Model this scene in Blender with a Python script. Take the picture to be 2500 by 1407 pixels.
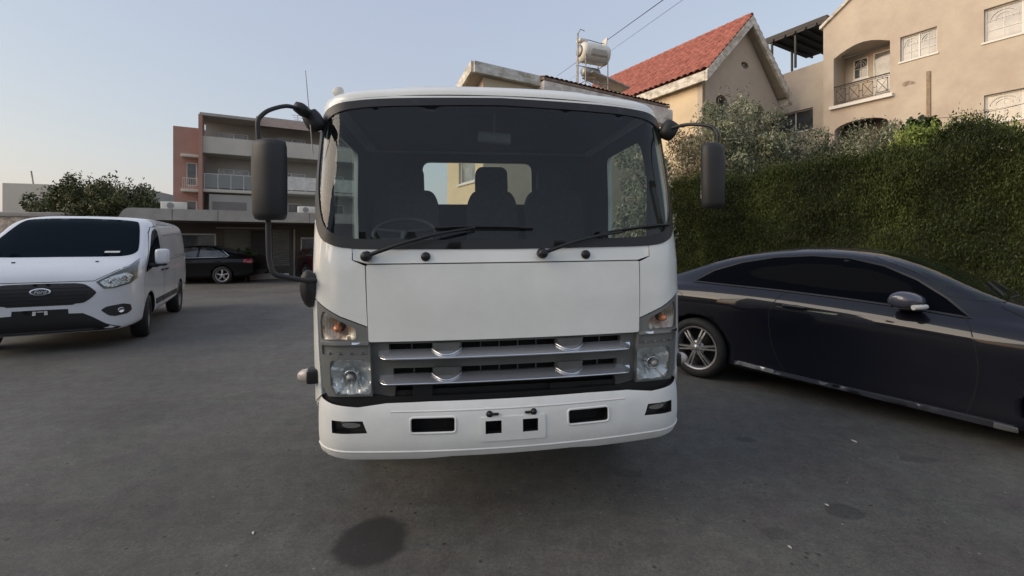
import bpy, bmesh, math, random
import numpy as np
from math import sin, cos, pi, radians, sqrt, atan2
from mathutils import Vector, Matrix
from mathutils.geometry import delaunay_2d_cdt
from mathutils.bvhtree import BVHTree
from mathutils import noise as mnoise

scene = bpy.context.scene
for o in list(bpy.data.objects):
    bpy.data.objects.remove(o)
COL = scene.collection
random.seed(7)
rng = np.random.default_rng(7)

# ------------------------------------------------------------------ camera
cam_d = bpy.data.cameras.new('camera')
cam = bpy.data.objects.new('camera', cam_d)
COL.objects.link(cam)
cam.location = (0, 0, 1.48)
cam.rotation_euler = (pi / 2, 0, 0)
cam_d.sensor_width = 36
cam_d.lens = 36 * 1100 / 2500
cam_d.shift_y = -(703.5 - 595) / 2500
cam_d.clip_start = 0.05
cam_d.clip_end = 3000
scene.camera = cam

# ------------------------------------------------------------------ light
SUN_EL, SUN_AZ = radians(8), radians(-106)      # azimuth clockwise from +Y (the view direction)
world = bpy.data.worlds.new('World')
scene.world = world
world.use_nodes = True
wn = world.node_tree.nodes
sky = wn.new('ShaderNodeTexSky')
sky.sky_type = 'NISHITA'
sky.sun_disc = False
sky.sun_elevation = SUN_EL
sky.sun_rotation = SUN_AZ
sky.air_density = 1.5
sky.dust_density = 2.0
sky.ozone_density = 1.0
bg = wn['Background']
bg.inputs['Strength'].default_value = 0.1
veil = wn.new('ShaderNodeMix'); veil.data_type = 'RGBA'      # thin even high cloud veil over the clear sky
veil.inputs[0].default_value = 0.58
veil.inputs[7].default_value = (2.42, 2.62, 3.5, 1)
world.node_tree.links.new(sky.outputs[0], veil.inputs[6])
world.node_tree.links.new(veil.outputs[2], bg.inputs[0])
sun_d = bpy.data.lights.new('sun', 'SUN')
sun = bpy.data.objects.new('sun', sun_d)
COL.objects.link(sun)
sun_d.energy = 1.05
sun_d.angle = radians(50)
sun_d.color = (1.0, 0.86, 0.70)
SE = radians(24)
sdir = Vector((sin(SUN_AZ) * cos(SE), cos(SUN_AZ) * cos(SE), sin(SE)))
sun.rotation_euler = sdir.to_track_quat('Z', 'Y').to_euler()
scene.view_settings.view_transform = 'Standard'
scene.view_settings.look = 'None'
scene.view_settings.exposure = 1.33
scene.view_settings.gamma = 1
scene.cycles.max_bounces = 8
scene.cycles.transparent_max_bounces = 12

# ------------------------------------------------------------------ materials
def new_mat(name):
    m = bpy.data.materials.new(name)
    m.use_nodes = True
    return m, m.node_tree.nodes, m.node_tree.links

def mat(name, c, rough=0.6, metal=0.0, var=0.0, vscale=3.0, bump=0.0, bscale=40.0, coat=0.0, c2=None, detail=5, spec=None, stretch=None, dist=0.01, ior=None):
    m, n, l = new_mat(name)
    b = n['Principled BSDF']
    b.inputs['Roughness'].default_value = rough
    b.inputs['Metallic'].default_value = metal
    if coat:
        b.inputs['Coat Weight'].default_value = coat
        b.inputs['Coat Roughness'].default_value = 0.04
    if spec is not None:
        b.inputs['Specular IOR Level'].default_value = spec
    if ior: b.inputs['IOR'].default_value = ior
    c = tuple(c) + (1,)
    b.inputs['Base Color'].default_value = c
    tc = None
    if var > 0 or c2 is not None or bump > 0:
        tc = n.new('ShaderNodeTexCoord').outputs['Object']
        if stretch:
            mp = n.new('ShaderNodeMapping')
            mp.inputs['Scale'].default_value = stretch
            l.new(tc, mp.inputs[0])
            tc = mp.outputs[0]
    if var > 0 or c2 is not None:
        t = n.new('ShaderNodeTexNoise')
        t.inputs['Scale'].default_value = vscale
        t.inputs['Detail'].default_value = detail
        t.inputs['Roughness'].default_value = 0.65
        l.new(tc, t.inputs['Vector'])
        r = n.new('ShaderNodeValToRGB')
        r.color_ramp.elements[0].position = 0.36
        r.color_ramp.elements[1].position = 0.64
        if c2 is None:
            r.color_ramp.elements[0].color = tuple(x * (1 - var) for x in c[:3]) + (1,)
            r.color_ramp.elements[1].color = tuple(min(1, x * (1 + var)) for x in c[:3]) + (1,)
        else:
            r.color_ramp.elements[0].color = c
            r.color_ramp.elements[1].color = tuple(c2) + (1,)
        l.new(t.outputs['Fac'], r.inputs[0])
        l.new(r.outputs[0], b.inputs['Base Color'])
    if bump > 0:
        t2 = n.new('ShaderNodeTexNoise')
        t2.inputs['Scale'].default_value = bscale
        t2.inputs['Detail'].default_value = 4
        l.new(tc, t2.inputs['Vector'])
        bp = n.new('ShaderNodeBump')
        bp.inputs['Strength'].default_value = bump
        bp.inputs['Distance'].default_value = dist
        l.new(t2.outputs['Fac'], bp.inputs['Height'])
        l.new(bp.outputs[0], b.inputs['Normal'])
    return m

def glass_mat(name, tint=(0.75, 0.82, 0.82), rough=0.02, ior=1.5, grime_haze=0.0):
    m, n, l = new_mat(name)
    n.remove(n['Principled BSDF'])
    out = n['Material Output']
    tr = n.new('ShaderNodeBsdfTransparent'); tr.inputs[0].default_value = tuple(tint) + (1,)
    gl = n.new('ShaderNodeBsdfGlossy'); gl.inputs['Roughness'].default_value = rough
    fr = n.new('ShaderNodeFresnel'); gm = n.new('ShaderNodeNewGeometry')      # thin sheet: same reflectance from both faces
    mi_ = n.new('ShaderNodeMapRange'); mi_.inputs[3].default_value = ior; mi_.inputs[4].default_value = 1 / ior
    l.new(gm.outputs['Backfacing'], mi_.inputs[0]); l.new(mi_.outputs[0], fr.inputs[0])
    mx = n.new('ShaderNodeMixShader')
    l.new(fr.outputs[0], mx.inputs[0]); l.new(tr.outputs[0], mx.inputs[1]); l.new(gl.outputs[0], mx.inputs[2])
    last = mx
    if grime_haze > 0:  # grime film; its pale diffuse also supplies the haze on the glass
        df = n.new('ShaderNodeBsdfDiffuse'); df.inputs[0].default_value = (0.55, 0.58, 0.58, 1)
        t = n.new('ShaderNodeTexNoise'); t.inputs['Scale'].default_value = 2.0; t.inputs['Detail'].default_value = 6
        tc = n.new('ShaderNodeTexCoord'); l.new(tc.outputs['Object'], t.inputs['Vector'])
        mr = n.new('ShaderNodeMapRange'); mr.inputs[1].default_value = 0.3; mr.inputs[2].default_value = 0.8
        mr.inputs[3].default_value = grime_haze * 0.6; mr.inputs[4].default_value = grime_haze * 1.5
        l.new(t.outputs['Fac'], mr.inputs[0])
        m2 = n.new('ShaderNodeMixShader'); l.new(mr.outputs[0], m2.inputs[0])
        l.new(mx.outputs[0], m2.inputs[1]); l.new(df.outputs[0], m2.inputs[2]); last = m2
    l.new(last.outputs[0], out.inputs[0])
    return m

M = {}
M['white'] = mat('truck_white_paint', (0.79, 0.80, 0.75), 0.28, coat=0.6, var=0.05, vscale=2.5, detail=9)
M['van_white'] = mat('van_white_paint', (0.68, 0.69, 0.71), 0.25, coat=0.7, var=0.03, vscale=2)
M['bumper_white'] = mat('bumper_white_plastic', (0.74, 0.75, 0.72), 0.42, var=0.05, vscale=5)
M['rubber'] = mat('black_rubber', (0.012, 0.012, 0.013), 0.45)
M['plastic'] = mat('black_textured_plastic', (0.022, 0.022, 0.023), 0.55, bump=0.3, bscale=300, dist=0.002)
M['grey_plastic'] = mat('grey_plastic', (0.12, 0.123, 0.116), 0.4, var=0.1)
M['dark'] = mat('dark_recess', (0.006, 0.006, 0.006), 0.8)
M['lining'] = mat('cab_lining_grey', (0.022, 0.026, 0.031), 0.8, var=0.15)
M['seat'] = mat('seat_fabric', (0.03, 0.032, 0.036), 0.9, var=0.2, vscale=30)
M['chrome'] = mat('chrome', (0.75, 0.76, 0.78), 0.16, 1.0)
M['satin'] = mat('satin_silver', (0.72, 0.74, 0.78), 0.27, 0.85, bump=0.3, bscale=160, dist=0.002)
M['alloy'] = mat('alloy_silver', (0.36, 0.37, 0.38), 0.38, 0.7)
M['lamp_bowl'] = mat('lamp_reflector', (0.80, 0.82, 0.84), 0.30, 0.55)
M['lamp_grey'] = mat('lamp_housing_grey', (0.17, 0.175, 0.165), 0.4)
M['alloy_dark'] = mat('wheel_steel_grey', (0.16, 0.16, 0.17), 0.45, 0.6, var=0.2)
M['tyre'] = mat('tyre_rubber', (0.014, 0.014, 0.014), 0.75, var=0.2, vscale=12)
M['amber'] = mat('amber_lens', (0.75, 0.26, 0.12), 0.3, coat=0.4)
M['amber_reflector'] = mat('indicator_reflector', (0.52, 0.36, 0.28), 0.3, 0.5, c2=(0.74, 0.73, 0.69), vscale=16)
M['red_lens'] = mat('red_lens', (0.25, 0.01, 0.01), 0.2, coat=0.5)
M['lens'] = glass_mat('clear_lens', (0.86, 0.88, 0.86), 0.03)
M['windshield'] = glass_mat('windshield_glass', (0.72, 0.80, 0.78), 0.015, 1.5, grime_haze=0.011)
M['side_glass'] = glass_mat('side_window_glass', (0.80, 0.88, 0.84), 0.02, 1.5, grime_haze=0.03)
M['tint'] = mat('tinted_car_glass', (0.003, 0.004, 0.006), 0.06, spec=0.05, ior=1.18)
M['coupe_screen'] = mat('coupe_windscreen_glass', (0.006, 0.012, 0.010), 0.04, spec=0.6)
M['van_glass'] = mat('van_windscreen', (0.007, 0.012, 0.017), 0.05, spec=0.05, ior=1.2)
M['coupe'] = mat('dark_blue_paint', (0.005, 0.006, 0.012), 0.4, 0.0, coat=0.9, spec=0.1)
M['sill'] = mat('grey_sill_trim', (0.10, 0.11, 0.135), 0.35, 0.5)
M['black_car'] = mat('black_car_paint', (0.003, 0.003, 0.004), 0.3, coat=0.35, spec=0.2)
M['red_car'] = mat('dark_red_car_paint', (0.045, 0.008, 0.012), 0.3, coat=0.6)
M['plaster_beige'] = mat('beige_plaster', (0.56, 0.50, 0.405), 0.9, c2=(0.46, 0.385, 0.32), vscale=0.7, bump=0.2, bscale=12, detail=8)
M['plaster_gable'] = mat('tan_plaster', (0.46, 0.405, 0.335), 0.9, var=0.08, vscale=0.6, bump=0.15, bscale=14)
M['plaster_yellow'] = mat('yellow_plaster', (0.64, 0.53, 0.37), 0.9, var=0.08, vscale=0.7, bump=0.2, bscale=14)
M['plaster_white'] = mat('weathered_white_plaster', (0.82, 0.77, 0.71), 0.9, c2=(0.55, 0.48, 0.42), vscale=3.0, detail=9)
M['fascia'] = mat('weathered_white_fascia', (0.78, 0.76, 0.70), 0.85, c2=(0.36, 0.33, 0.26), vscale=3.2, detail=9, stretch=(1, 1, 1.6))
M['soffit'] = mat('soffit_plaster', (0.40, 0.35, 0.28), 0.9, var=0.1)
M['white_frame'] = mat('white_window_frame', (0.72, 0.71, 0.68), 0.5)
M['win_glass'] = mat('house_window_glass', (0.16, 0.17, 0.18), 0.08, c2=(0.36, 0.36, 0.35), vscale=1.6, spec=0.8)
M['dark_glass'] = mat('dark_window_glass', (0.03, 0.035, 0.04), 0.08, c2=(0.09, 0.10, 0.11), vscale=1.2, spec=0.8)
M['iron'] = mat('dark_iron', (0.03, 0.028, 0.026), 0.6)
M['steel'] = mat('galvanised_steel', (0.30, 0.30, 0.29), 0.5, 0.5, var=0.25, vscale=4)
M['tank'] = mat('white_water_tank', (0.74, 0.73, 0.68), 0.5, c2=(0.56, 0.55, 0.50), vscale=2.5)
M['canopy_dark'] = mat('dark_canopy_sheet', (0.05, 0.047, 0.045), 0.7, var=0.2)
M['concrete'] = mat('pale_concrete', (0.44, 0.42, 0.38), 0.85, c2=(0.33, 0.31, 0.28), vscale=1.4, detail=8)
M['apt_grey'] = mat('apartment_grey_render', (0.38, 0.37, 0.34), 0.9, var=0.08, vscale=0.4)
M['apt_cream'] = mat('apartment_pale_render', (0.56, 0.53, 0.46), 0.9, var=0.06, vscale=0.5)
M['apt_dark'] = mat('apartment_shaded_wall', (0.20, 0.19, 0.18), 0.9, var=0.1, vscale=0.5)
M['apt_red'] = mat('brick_red_render', (0.40, 0.235, 0.19), 0.9, var=0.08, vscale=0.6)
M['shop_wall'] = mat('shop_brown_wall', (0.12, 0.105, 0.09), 0.9, var=0.15, vscale=0.7)
M['shutter'] = mat('grey_roller_shutter', (0.22, 0.215, 0.19), 0.6, var=0.15, vscale=1.2)
M['stone'] = mat('rubble_stone', (0.62, 0.53, 0.44), 0.95, c2=(0.34, 0.28, 0.22), vscale=3.5, bump=0.9, bscale=5, detail=6, dist=0.08)
M['litter'] = mat('dried_leaf', (0.62, 0.58, 0.48), 0.8, var=0.2, vscale=60)
M['bark'] = mat('bark', (0.10, 0.08, 0.06), 0.95, var=0.3, vscale=8, bump=0.5, bscale=25)

def tile_mat():
    m, n, l = new_mat('red_roof_tiles')
    b = n['Principled BSDF']; b.inputs['Roughness'].default_value = 0.85
    tc = n.new('ShaderNodeTexCoord')
    t = n.new('ShaderNodeTexNoise'); t.inputs['Scale'].default_value = 3.5; t.inputs['Detail'].default_value = 9
    l.new(tc.outputs['Object'], t.inputs['Vector'])
    r = n.new('ShaderNodeValToRGB')
    r.color_ramp.elements[0].position = 0.32; r.color_ramp.elements[0].color = (0.23, 0.070, 0.050, 1)
    r.color_ramp.elements[1].position = 0.7; r.color_ramp.elements[1].color = (0.42, 0.155, 0.115, 1)
    l.new(t.outputs['Fac'], r.inputs[0]); l.new(r.outputs[0], b.inputs['Base Color'])
    return m
M['tiles'] = tile_mat()

def leaf_mat(name, c1, c2, c3, scale=1.2, rough=0.6, rnd=0.35):
    m, n, l = new_mat(name)
    b = n['Principled BSDF']; b.inputs['Roughness'].default_value = rough
    b.inputs['Specular IOR Level'].default_value = 0.3
    tc = n.new('ShaderNodeTexCoord')
    t = n.new('ShaderNodeTexNoise'); t.inputs['Scale'].default_value = scale; t.inputs['Detail'].default_value = 3
    l.new(tc.outputs['Object'], t.inputs['Vector'])
    g = n.new('ShaderNodeNewGeometry')
    ad = n.new('ShaderNodeMath'); ad.operation = 'MULTIPLY_ADD'; ad.inputs[1].default_value = rnd
    l.new(g.outputs['Random Per Island'], ad.inputs[0]); l.new(t.outputs['Fac'], ad.inputs[2])
    sb = n.new('ShaderNodeMath'); sb.operation = 'SUBTRACT'; sb.inputs[1].default_value = rnd / 2
    l.new(ad.outputs[0], sb.inputs[0])
    r = n.new('ShaderNodeValToRGB'); e = r.color_ramp.elements
    e[0].position = 0.32; e[0].color = tuple(c1) + (1,)
    e[1].position = 0.72; e[1].color = tuple(c3) + (1,)
    x = e.new(0.52); x.color = tuple(c2) + (1,)
    l.new(sb.outputs[0], r.inputs[0]); l.new(r.outputs[0], b.inputs['Base Color'])
    return m
M['hedge_leaf'] = leaf_mat('hedge_foliage', (0.020, 0.028, 0.008), (0.045, 0.062, 0.014), (0.095, 0.120, 0.028), 0.8, rnd=0.12)
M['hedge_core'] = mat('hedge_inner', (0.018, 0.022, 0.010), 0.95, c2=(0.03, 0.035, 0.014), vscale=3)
M['olive_leaf'] = leaf_mat('olive_foliage', (0.08, 0.095, 0.06), (0.18, 0.20, 0.125), (0.40, 0.42, 0.28), 1.4)
M['dry_leaf'] = leaf_mat('dry_olive_foliage', (0.09, 0.08, 0.05), (0.24, 0.20, 0.12), (0.42, 0.37, 0.24), 1.6)
M['green_leaf'] = leaf_mat('green_foliage', (0.04, 0.05, 0.018), (0.075, 0.085, 0.035), (0.14, 0.15, 0.06), 1.0)
M['lime_leaf'] = leaf_mat('lime_foliage', (0.08, 0.12, 0.02), (0.16, 0.22, 0.04), (0.30, 0.36, 0.10), 2)
M['dark_leaf'] = leaf_mat('dark_foliage', (0.01, 0.02, 0.008), (0.02, 0.045, 0.012), (0.05, 0.09, 0.02), 2)

def asphalt_mat():
    m, n, l = new_mat('asphalt')
    b = n['Principled BSDF']
    tc = n.new('ShaderNodeTexCoord'); oc = tc.outputs['Object']
    def nz(scale, det=6, rg=0.6, vec=oc):
        t = n.new('ShaderNodeTexNoise'); t.inputs['Scale'].default_value = scale
        t.inputs['Detail'].default_value = det; t.inputs['Roughness'].default_value = rg
        l.new(vec, t.inputs['Vector']); return t.outputs['Fac']
    def ramp(fac, a, ca, bb, cb):
        r = n.new('ShaderNodeValToRGB'); r.color_ramp.elements[0].position = a; r.color_ramp.elements[1].position = bb
        r.color_ramp.elements[0].color = ca; r.color_ramp.elements[1].color = cb; l.new(fac, r.inputs[0]); return r.outputs[0]
    def mixc(fac, a, c, mode='MIX'):
        x = n.new('ShaderNodeMix'); x.data_type = 'RGBA'; x.blend_type = mode
        if isinstance(fac, float): x.inputs[0].default_value = fac
        else: l.new(fac, x.inputs[0])
        l.new(a, x.inputs[6])
        if isinstance(c, tuple): x.inputs[7].default_value = c
        else: l.new(c, x.inputs[7])
        return x.outputs[2]
    g = lambda v, w=1.0: (v, v * (0.97), v * 0.87 * w, 1)
    base = ramp(nz(0.55, 8, 0.62), 0.32, g(0.072), 0.68, g(0.132))
    # worn, darker patches and drip marks
    mp = n.new('ShaderNodeMapping'); mp.inputs['Rotation'].default_value = (0, 0, radians(38)); mp.inputs['Scale'].default_value = (0.5, 2.4, 1)
    l.new(oc, mp.inputs[0])
    streak = ramp(nz(0.9, 6, 0.6, mp.outputs[0]), 0.58, (1, 1, 1, 1), 0.74, (0.62, 0.60, 0.60, 1))
    base = mixc(0.8, base, streak, 'MULTIPLY')
    spots = ramp(nz(1.3, 3, 0.5), 0.66, (1, 1, 1, 1), 0.74, (0.6, 0.6, 0.62, 1))
    base = mixc(0.7, base, spots, 'MULTIPLY')
    mp2 = n.new('ShaderNodeMapping'); mp2.inputs['Rotation'].default_value = (0, 0, radians(-52)); mp2.inputs['Scale'].default_value = (0.35, 3.2, 1)
    l.new(oc, mp2.inputs[0])
    tracks = ramp(nz(1.1, 7, 0.62, mp2.outputs[0]), 0.36, (0.84, 0.84, 0.85, 1), 0.66, (1.14, 1.13, 1.11, 1))
    base = mixc(0.45, base, tracks, 'MULTIPLY')
    mott = ramp(nz(9, 8, 0.72), 0.36, (0.72, 0.72, 0.72, 1), 0.66, (1.24, 1.23, 1.2, 1))
    base = mixc(0.75, base, mott, 'MULTIPLY')
    grain = ramp(nz(48, 4, 0.8), 0.34, (0.66, 0.66, 0.66, 1), 0.68, (1.35, 1.34, 1.32, 1))
    base = mixc(0.75, base, grain, 'MULTIPLY')
    fine = ramp(nz(160, 3, 0.7), 0.3, (0.62, 0.62, 0.62, 1), 0.72, (1.4, 1.4, 1.4, 1))
    base = mixc(0.9, base, fine, 'MULTIPLY')
    vo = n.new('ShaderNodeTexVoronoi'); vo.inputs['Scale'].default_value = 22
    l.new(oc, vo.inputs['Vector'])
    chips = ramp(vo.outputs['Distance'], 0.09, (1, 1, 1, 1), 0.15, (0, 0, 0, 1))
    sel = ramp(nz(7, 2), 0.60, (0, 0, 0, 1), 0.66, (1, 1, 1, 1))
    chips = mixc(1.0, chips, sel, 'MULTIPLY')
    base = mixc(chips, base, (0.24, 0.235, 0.22, 1))
    v3 = n.new('ShaderNodeTexVoronoi'); v3.inputs['Scale'].default_value = 15
    l.new(oc, v3.inputs['Vector'])
    pits = ramp(v3.outputs['Distance'], 0.10, (1, 1, 1, 1), 0.19, (0, 0, 0, 1))
    pits = mixc(1.0, pits, ramp(nz(4.5, 2), 0.50, (0, 0, 0, 1), 0.60, (0.8, 0.8, 0.8, 1)), 'MULTIPLY')
    base = mixc(pits, base, (0.022, 0.021, 0.021, 1))
    hue = ramp(nz(2.2, 3), 0.35, (1.06, 0.99, 1.02, 1), 0.65, (0.96, 1.01, 0.98, 1))
    base = mixc(0.8, base, hue, 'MULTIPLY')
    # round oil stains: centre x, y, radius
    for (cx, cy, rx, ry, k) in ((-0.695, 2.245, 0.175, 0.185, 0.80), (1.84, 2.49, 0.10, 0.075, 0.45), (2.79, 3.09, 0.13, 0.05, 0.3), (1.77, 3.4, 0.07, 0.045, 0.4), (1.35, 2.30, 0.07, 0.05, 0.3), (0.75, 2.9, 0.09, 0.05, 0.3)):
        mp = n.new('ShaderNodeMapping')
        mp.inputs['Location'].default_value = (-cx / rx, -cy / ry, 0); mp.inputs['Scale'].default_value = (1 / rx, 1 / ry, 0)
        l.new(oc, mp.inputs[0])
        ln = n.new('ShaderNodeVectorMath'); ln.operation = 'LENGTH'; l.new(mp.outputs[0], ln.inputs[0])
        ad = n.new('ShaderNodeMath'); ad.operation = 'MULTIPLY_ADD'; l.new(nz(5, 4), ad.inputs[0]); ad.inputs[1].default_value = 0.55; l.new(ln.outputs['Value'], ad.inputs[2])
        mr = n.new('ShaderNodeMapRange'); mr.interpolation_type = 'SMOOTHSTEP'
        mr.inputs[1].default_value = 1.12; mr.inputs[2].default_value = 1.45; mr.inputs[3].default_value = k; mr.inputs[4].default_value = 0
        l.new(ad.outputs[0], mr.inputs[0])
        base = mixc(mr.outputs[0], base, (0.016, 0.014, 0.013, 1))
    l.new(base, b.inputs['Base Color'])
    rr = n.new('ShaderNodeMapRange'); rr.inputs[3].default_value = 0.62; rr.inputs[4].default_value = 0.9
    l.new(nz(1.5), rr.inputs[0]); l.new(rr.outputs[0], b.inputs['Roughness'])
    bp = n.new('ShaderNodeBump'); bp.inputs['Strength'].default_value = 0.6; bp.inputs['Distance'].default_value = 0.004
    l.new(nz(190, 4, 0.7), bp.inputs['Height']); l.new(bp.outputs[0], b.inputs['Normal'])
    return m
M['asphalt'] = asphalt_mat()

# ------------------------------------------------------------------ object helpers
def link(o, parent=None):
    COL.objects.link(o)
    if parent is not None:
        o.parent = parent
    return o

def thing(name, label, cat, loc=(0, 0, 0), rz=0.0, group=None, rot=None):
    o = bpy.data.objects.new(name, None)
    o.empty_display_size = 0.2
    link(o)
    o.location = loc
    o.rotation_euler = rot if rot else (0, 0, rz)
    tag(o, label, cat, group)
    return o

def tag(o, label, cat, group=None, kind=None):
    o['label'] = label; o['category'] = cat
    if group: o['group'] = group
    if kind: o['kind'] = kind
    return o

def pip(x, y, poly):
    c = False; j = len(poly) - 1
    for i in range(len(poly)):
        xi, yi = poly[i]; xj, yj = poly[j]
        if (yi > y) != (yj > y) and x < (xj - xi) * (y - yi) / (yj - yi) + xi:
            c = not c
        j = i
    return c

def densify(poly, step):
    out = []
    for i in range(len(poly)):
        a = poly[i]; b = poly[(i + 1) % len(poly)]
        L = math.hypot(b[0] - a[0], b[1] - a[1]); k = max(1, int(math.ceil(L / step)))
        for q in range(k):
            out.append((a[0] + (b[0] - a[0]) * q / k, a[1] + (b[1] - a[1]) * q / k))
    return out

def rpoly(pts, r=0.02, n=4):
    """polygon with rounded corners; r a number or one per point"""
    out = []; N = len(pts)
    for i in range(N):
        rr = r[i] if isinstance(r, (list, tuple)) else r
        p = Vector(pts[i]); a = Vector(pts[i - 1]); b = Vector(pts[(i + 1) % N])
        if rr <= 1e-6: out.append(tuple(p)); continue
        da = (a - p); db = (b - p)
        rr = min(rr, da.length * 0.48, db.length * 0.48)
        p0 = p + da.normalized() * rr; p1 = p + db.normalized() * rr
        for k in range(n + 1):
            t = k / n
            out.append(tuple((1 - t) ** 2 * p0 + 2 * t * (1 - t) * p + t * t * p1))
    return out

def smooth_poly(ctrl, n=6, closed=True):
    """Catmull-Rom through control points"""
    out = []; N = len(ctrl)
    rngi = range(N) if closed else range(N - 1)
    for i in rngi:
        g = (lambda k: ctrl[k % N]) if closed else (lambda k: ctrl[max(0, min(N - 1, k))])
        p0, p1, p2, p3 = [Vector(g(i + q)) for q in (-1, 0, 1, 2)]
        for k in range(n):
            t = k / n
            out.append(tuple(0.5 * ((2 * p1) + (-p0 + p2) * t + (2 * p0 - 5 * p1 + 4 * p2 - p3) * t * t + (-p0 + 3 * p1 - 3 * p2 + p3) * t ** 3)))
    if not closed: out.append(tuple(ctrl[-1]))
    return out

class MB:
    def __init__(s):
        s.v = []; s.f = []; s.sm = []; s.mi = []
    def add(s, vs, fs, smooth=False, mi=0):
        b = len(s.v); s.v += [tuple(x) for x in vs]
        s.f += [tuple(b + i for i in f) for f in fs]; s.sm += [smooth] * len(fs); s.mi += [mi] * len(fs)
        return s
    def box(s, c, d, R=None, mi=0, bev=0.0):
        x, y, z = [q / 2 for q in d]; c = Vector(c)
        if bev > 0:
            bm = bmesh.new(); bmesh.ops.create_cube(bm, size=1)
            for v in bm.verts: v.co = Vector((v.co.x * d[0], v.co.y * d[1], v.co.z * d[2]))
            bmesh.ops.bevel(bm, geom=bm.edges[:], offset=min(bev, min(d) * 0.45), segments=2, profile=0.6, affect='EDGES')
            bm.verts.index_update()
            vs = [(R @ v.co if R else v.co) + c for v in bm.verts]
            fs = [tuple(v.index for v in f.verts) for f in bm.faces]
            bm.free(); return s.add(vs, fs, True, mi)
        vs = [Vector((a * x, b * y, e * z)) for a in (-1, 1) for b in (-1, 1) for e in (-1, 1)]
        vs = [(R @ v if R else v) + c for v in vs]
        return s.add(vs, [(0, 1, 3, 2), (4, 6, 7, 5), (0, 4, 5, 1), (2, 3, 7, 6), (0, 2, 6, 4), (1, 5, 7, 3)], False, mi)
    def tube(s, pts, r, n=10, mi=0, caps=True, sx=1.0):
        pts = [Vector(p) for p in pts]; K = len(pts)
        rs = r if isinstance(r, (list, tuple)) else [r] * K
        vs = []; fs = []; up = None
        for i, p in enumerate(pts):
            t = (pts[min(K - 1, i + 1)] - pts[max(0, i - 1)]).normalized()
            if up is None:
                up = t.orthogonal().normalized()
            up = (up - t * up.dot(t)).normalized(); w = t.cross(up)
            for k in range(n):
                a = 2 * pi * k / n
                vs.append(p + (up * cos(a) + w * sin(a) * sx) * rs[i])
        for i in range(K - 1):
            for k in range(n):
                fs.append((i * n + k, i * n + (k + 1) % n, (i + 1) * n + (k + 1) % n, (i + 1) * n + k))
        s.add(vs, fs, True, mi)
        if caps:
            s.add(vs[:n], [tuple(range(n))[::-1]], False, mi); s.add(vs[-n:], [tuple(range(n))], False, mi)
        return s
    def lathe(s, prof, n=32, mi=0, O=(0, 0, 0), Mx=None, a0=0.0, a1=2 * pi, smooth=True):
        """profile of (radius, y): revolved about the y axis"""
        O = Vector(O); K = len(prof); vs = []; fs = []
        full = abs(a1 - a0 - 2 * pi) < 1e-6; NN = n if full else n + 1
        for (r, y) in prof:
            for k in range(NN):
                a = a0 + (a1 - a0) * k / n
                v = Vector((r * cos(a), y, r * sin(a)))
                vs.append((Mx @ v if Mx else v) + O)
        for i in range(K - 1):
            for k in range(n if full else n):
                k2 = (k + 1) % NN if full else k + 1
                fs.append((i * NN + k, i * NN + k2, (i + 1) * NN + k2, (i + 1) * NN + k))
        return s.add(vs, fs, smooth, mi)
    def prism(s, poly, fr, y0, y1, mi=0):
        """poly in (u,v); fr(u,v,w)->point; extruded w from y0 to y1"""
        n = len(poly)
        vs = [fr(u, v, y0) for u, v in poly] + [fr(u, v, y1) for u, v in poly]
        fs = [tuple(range(n)), tuple(range(2 * n - 1, n - 1, -1))] + [(i, (i + 1) % n, n + (i + 1) % n, n + i) for i in range(n)]
        return s.add(vs, fs, False, mi)
    def patch(s, F, outer, holes=(), step=0.05, off=0.0, thick=0.0, out=None, mi=0, rim_mi=None, smooth=True, hole_rims=True):
        """a skin over the surface F(u,v) inside the outline, pushed out by off, with a rim of depth thick"""
        loops = [densify(outer, step)] + [densify(h, step) for h in holes]
        pts = []; edges = []
        for lp in loops:
            b = len(pts); pts += lp; edges += [(b + i, b + (i + 1) % len(lp)) for i in range(len(lp))]
        xs = [p[0] for p in outer]; ys = [p[1] for p in outer]
        bp = np.array(pts)
        nx = int((max(xs) - min(xs)) / step); ny = int((max(ys) - min(ys)) / step)
        for i in range(1, nx + 1):
            for j in range(1, ny + 1):
                x = min(xs) + (i + 0.13) * step; y = min(ys) + (j + 0.17) * step
                if pip(x, y, outer) and not any(pip(x, y, h) for h in holes):
                    if np.min((bp[:, 0] - x) ** 2 + (bp[:, 1] - y) ** 2) > (0.45 * step) ** 2:
                        pts.append((x, y))
        r = delaunay_2d_cdt([Vector(p) for p in pts], edges, [], 0, 1e-7)
        v2, f2 = r[0], r[2]
        offf = off if callable(off) else (lambda u, v: off)
        def PN(u, v):
            e = 2e-3
            p = F(u, v); du = F(u + e, v) - F(u - e, v); dv = F(u, v + e) - F(u, v - e)
            n = du.cross(dv)
            n = n.normalized() if n.length > 1e-12 else Vector((0, -1, 0))
            return p, n
        sgn = 1
        if out is not None:
            cx = sum(p[0] for p in loops[0]) / len(loops[0]); cy = sum(p[1] for p in loops[0]) / len(loops[0])
            for q in ((cx, cy), loops[0][0]):
                _, n = PN(*q)
                if abs(n.dot(Vector(out))) > 0.05:
                    sgn = 1 if n.dot(Vector(out)) > 0 else -1; break
        vs = []
        for v in v2:
            p, n = PN(v.x, v.y); vs.append(p + n * sgn * offf(v.x, v.y))
        fs = []
        for f in f2:
            cx = sum(v2[i].x for i in f) / len(f); cy = sum(v2[i].y for i in f) / len(f)
            if not pip(cx, cy, outer) or any(pip(cx, cy, h) for h in holes): continue
            area = sum(v2[f[i]].x * v2[f[(i + 1) % len(f)]].y - v2[f[(i + 1) % len(f)]].x * v2[f[i]].y for i in range(len(f)))
            if abs(area) < 1e-12: continue
            f = tuple(f)
            if (area > 0) != (sgn > 0): f = f[::-1]
            fs.append(f)
        s.add(vs, fs, smooth, mi)
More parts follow.
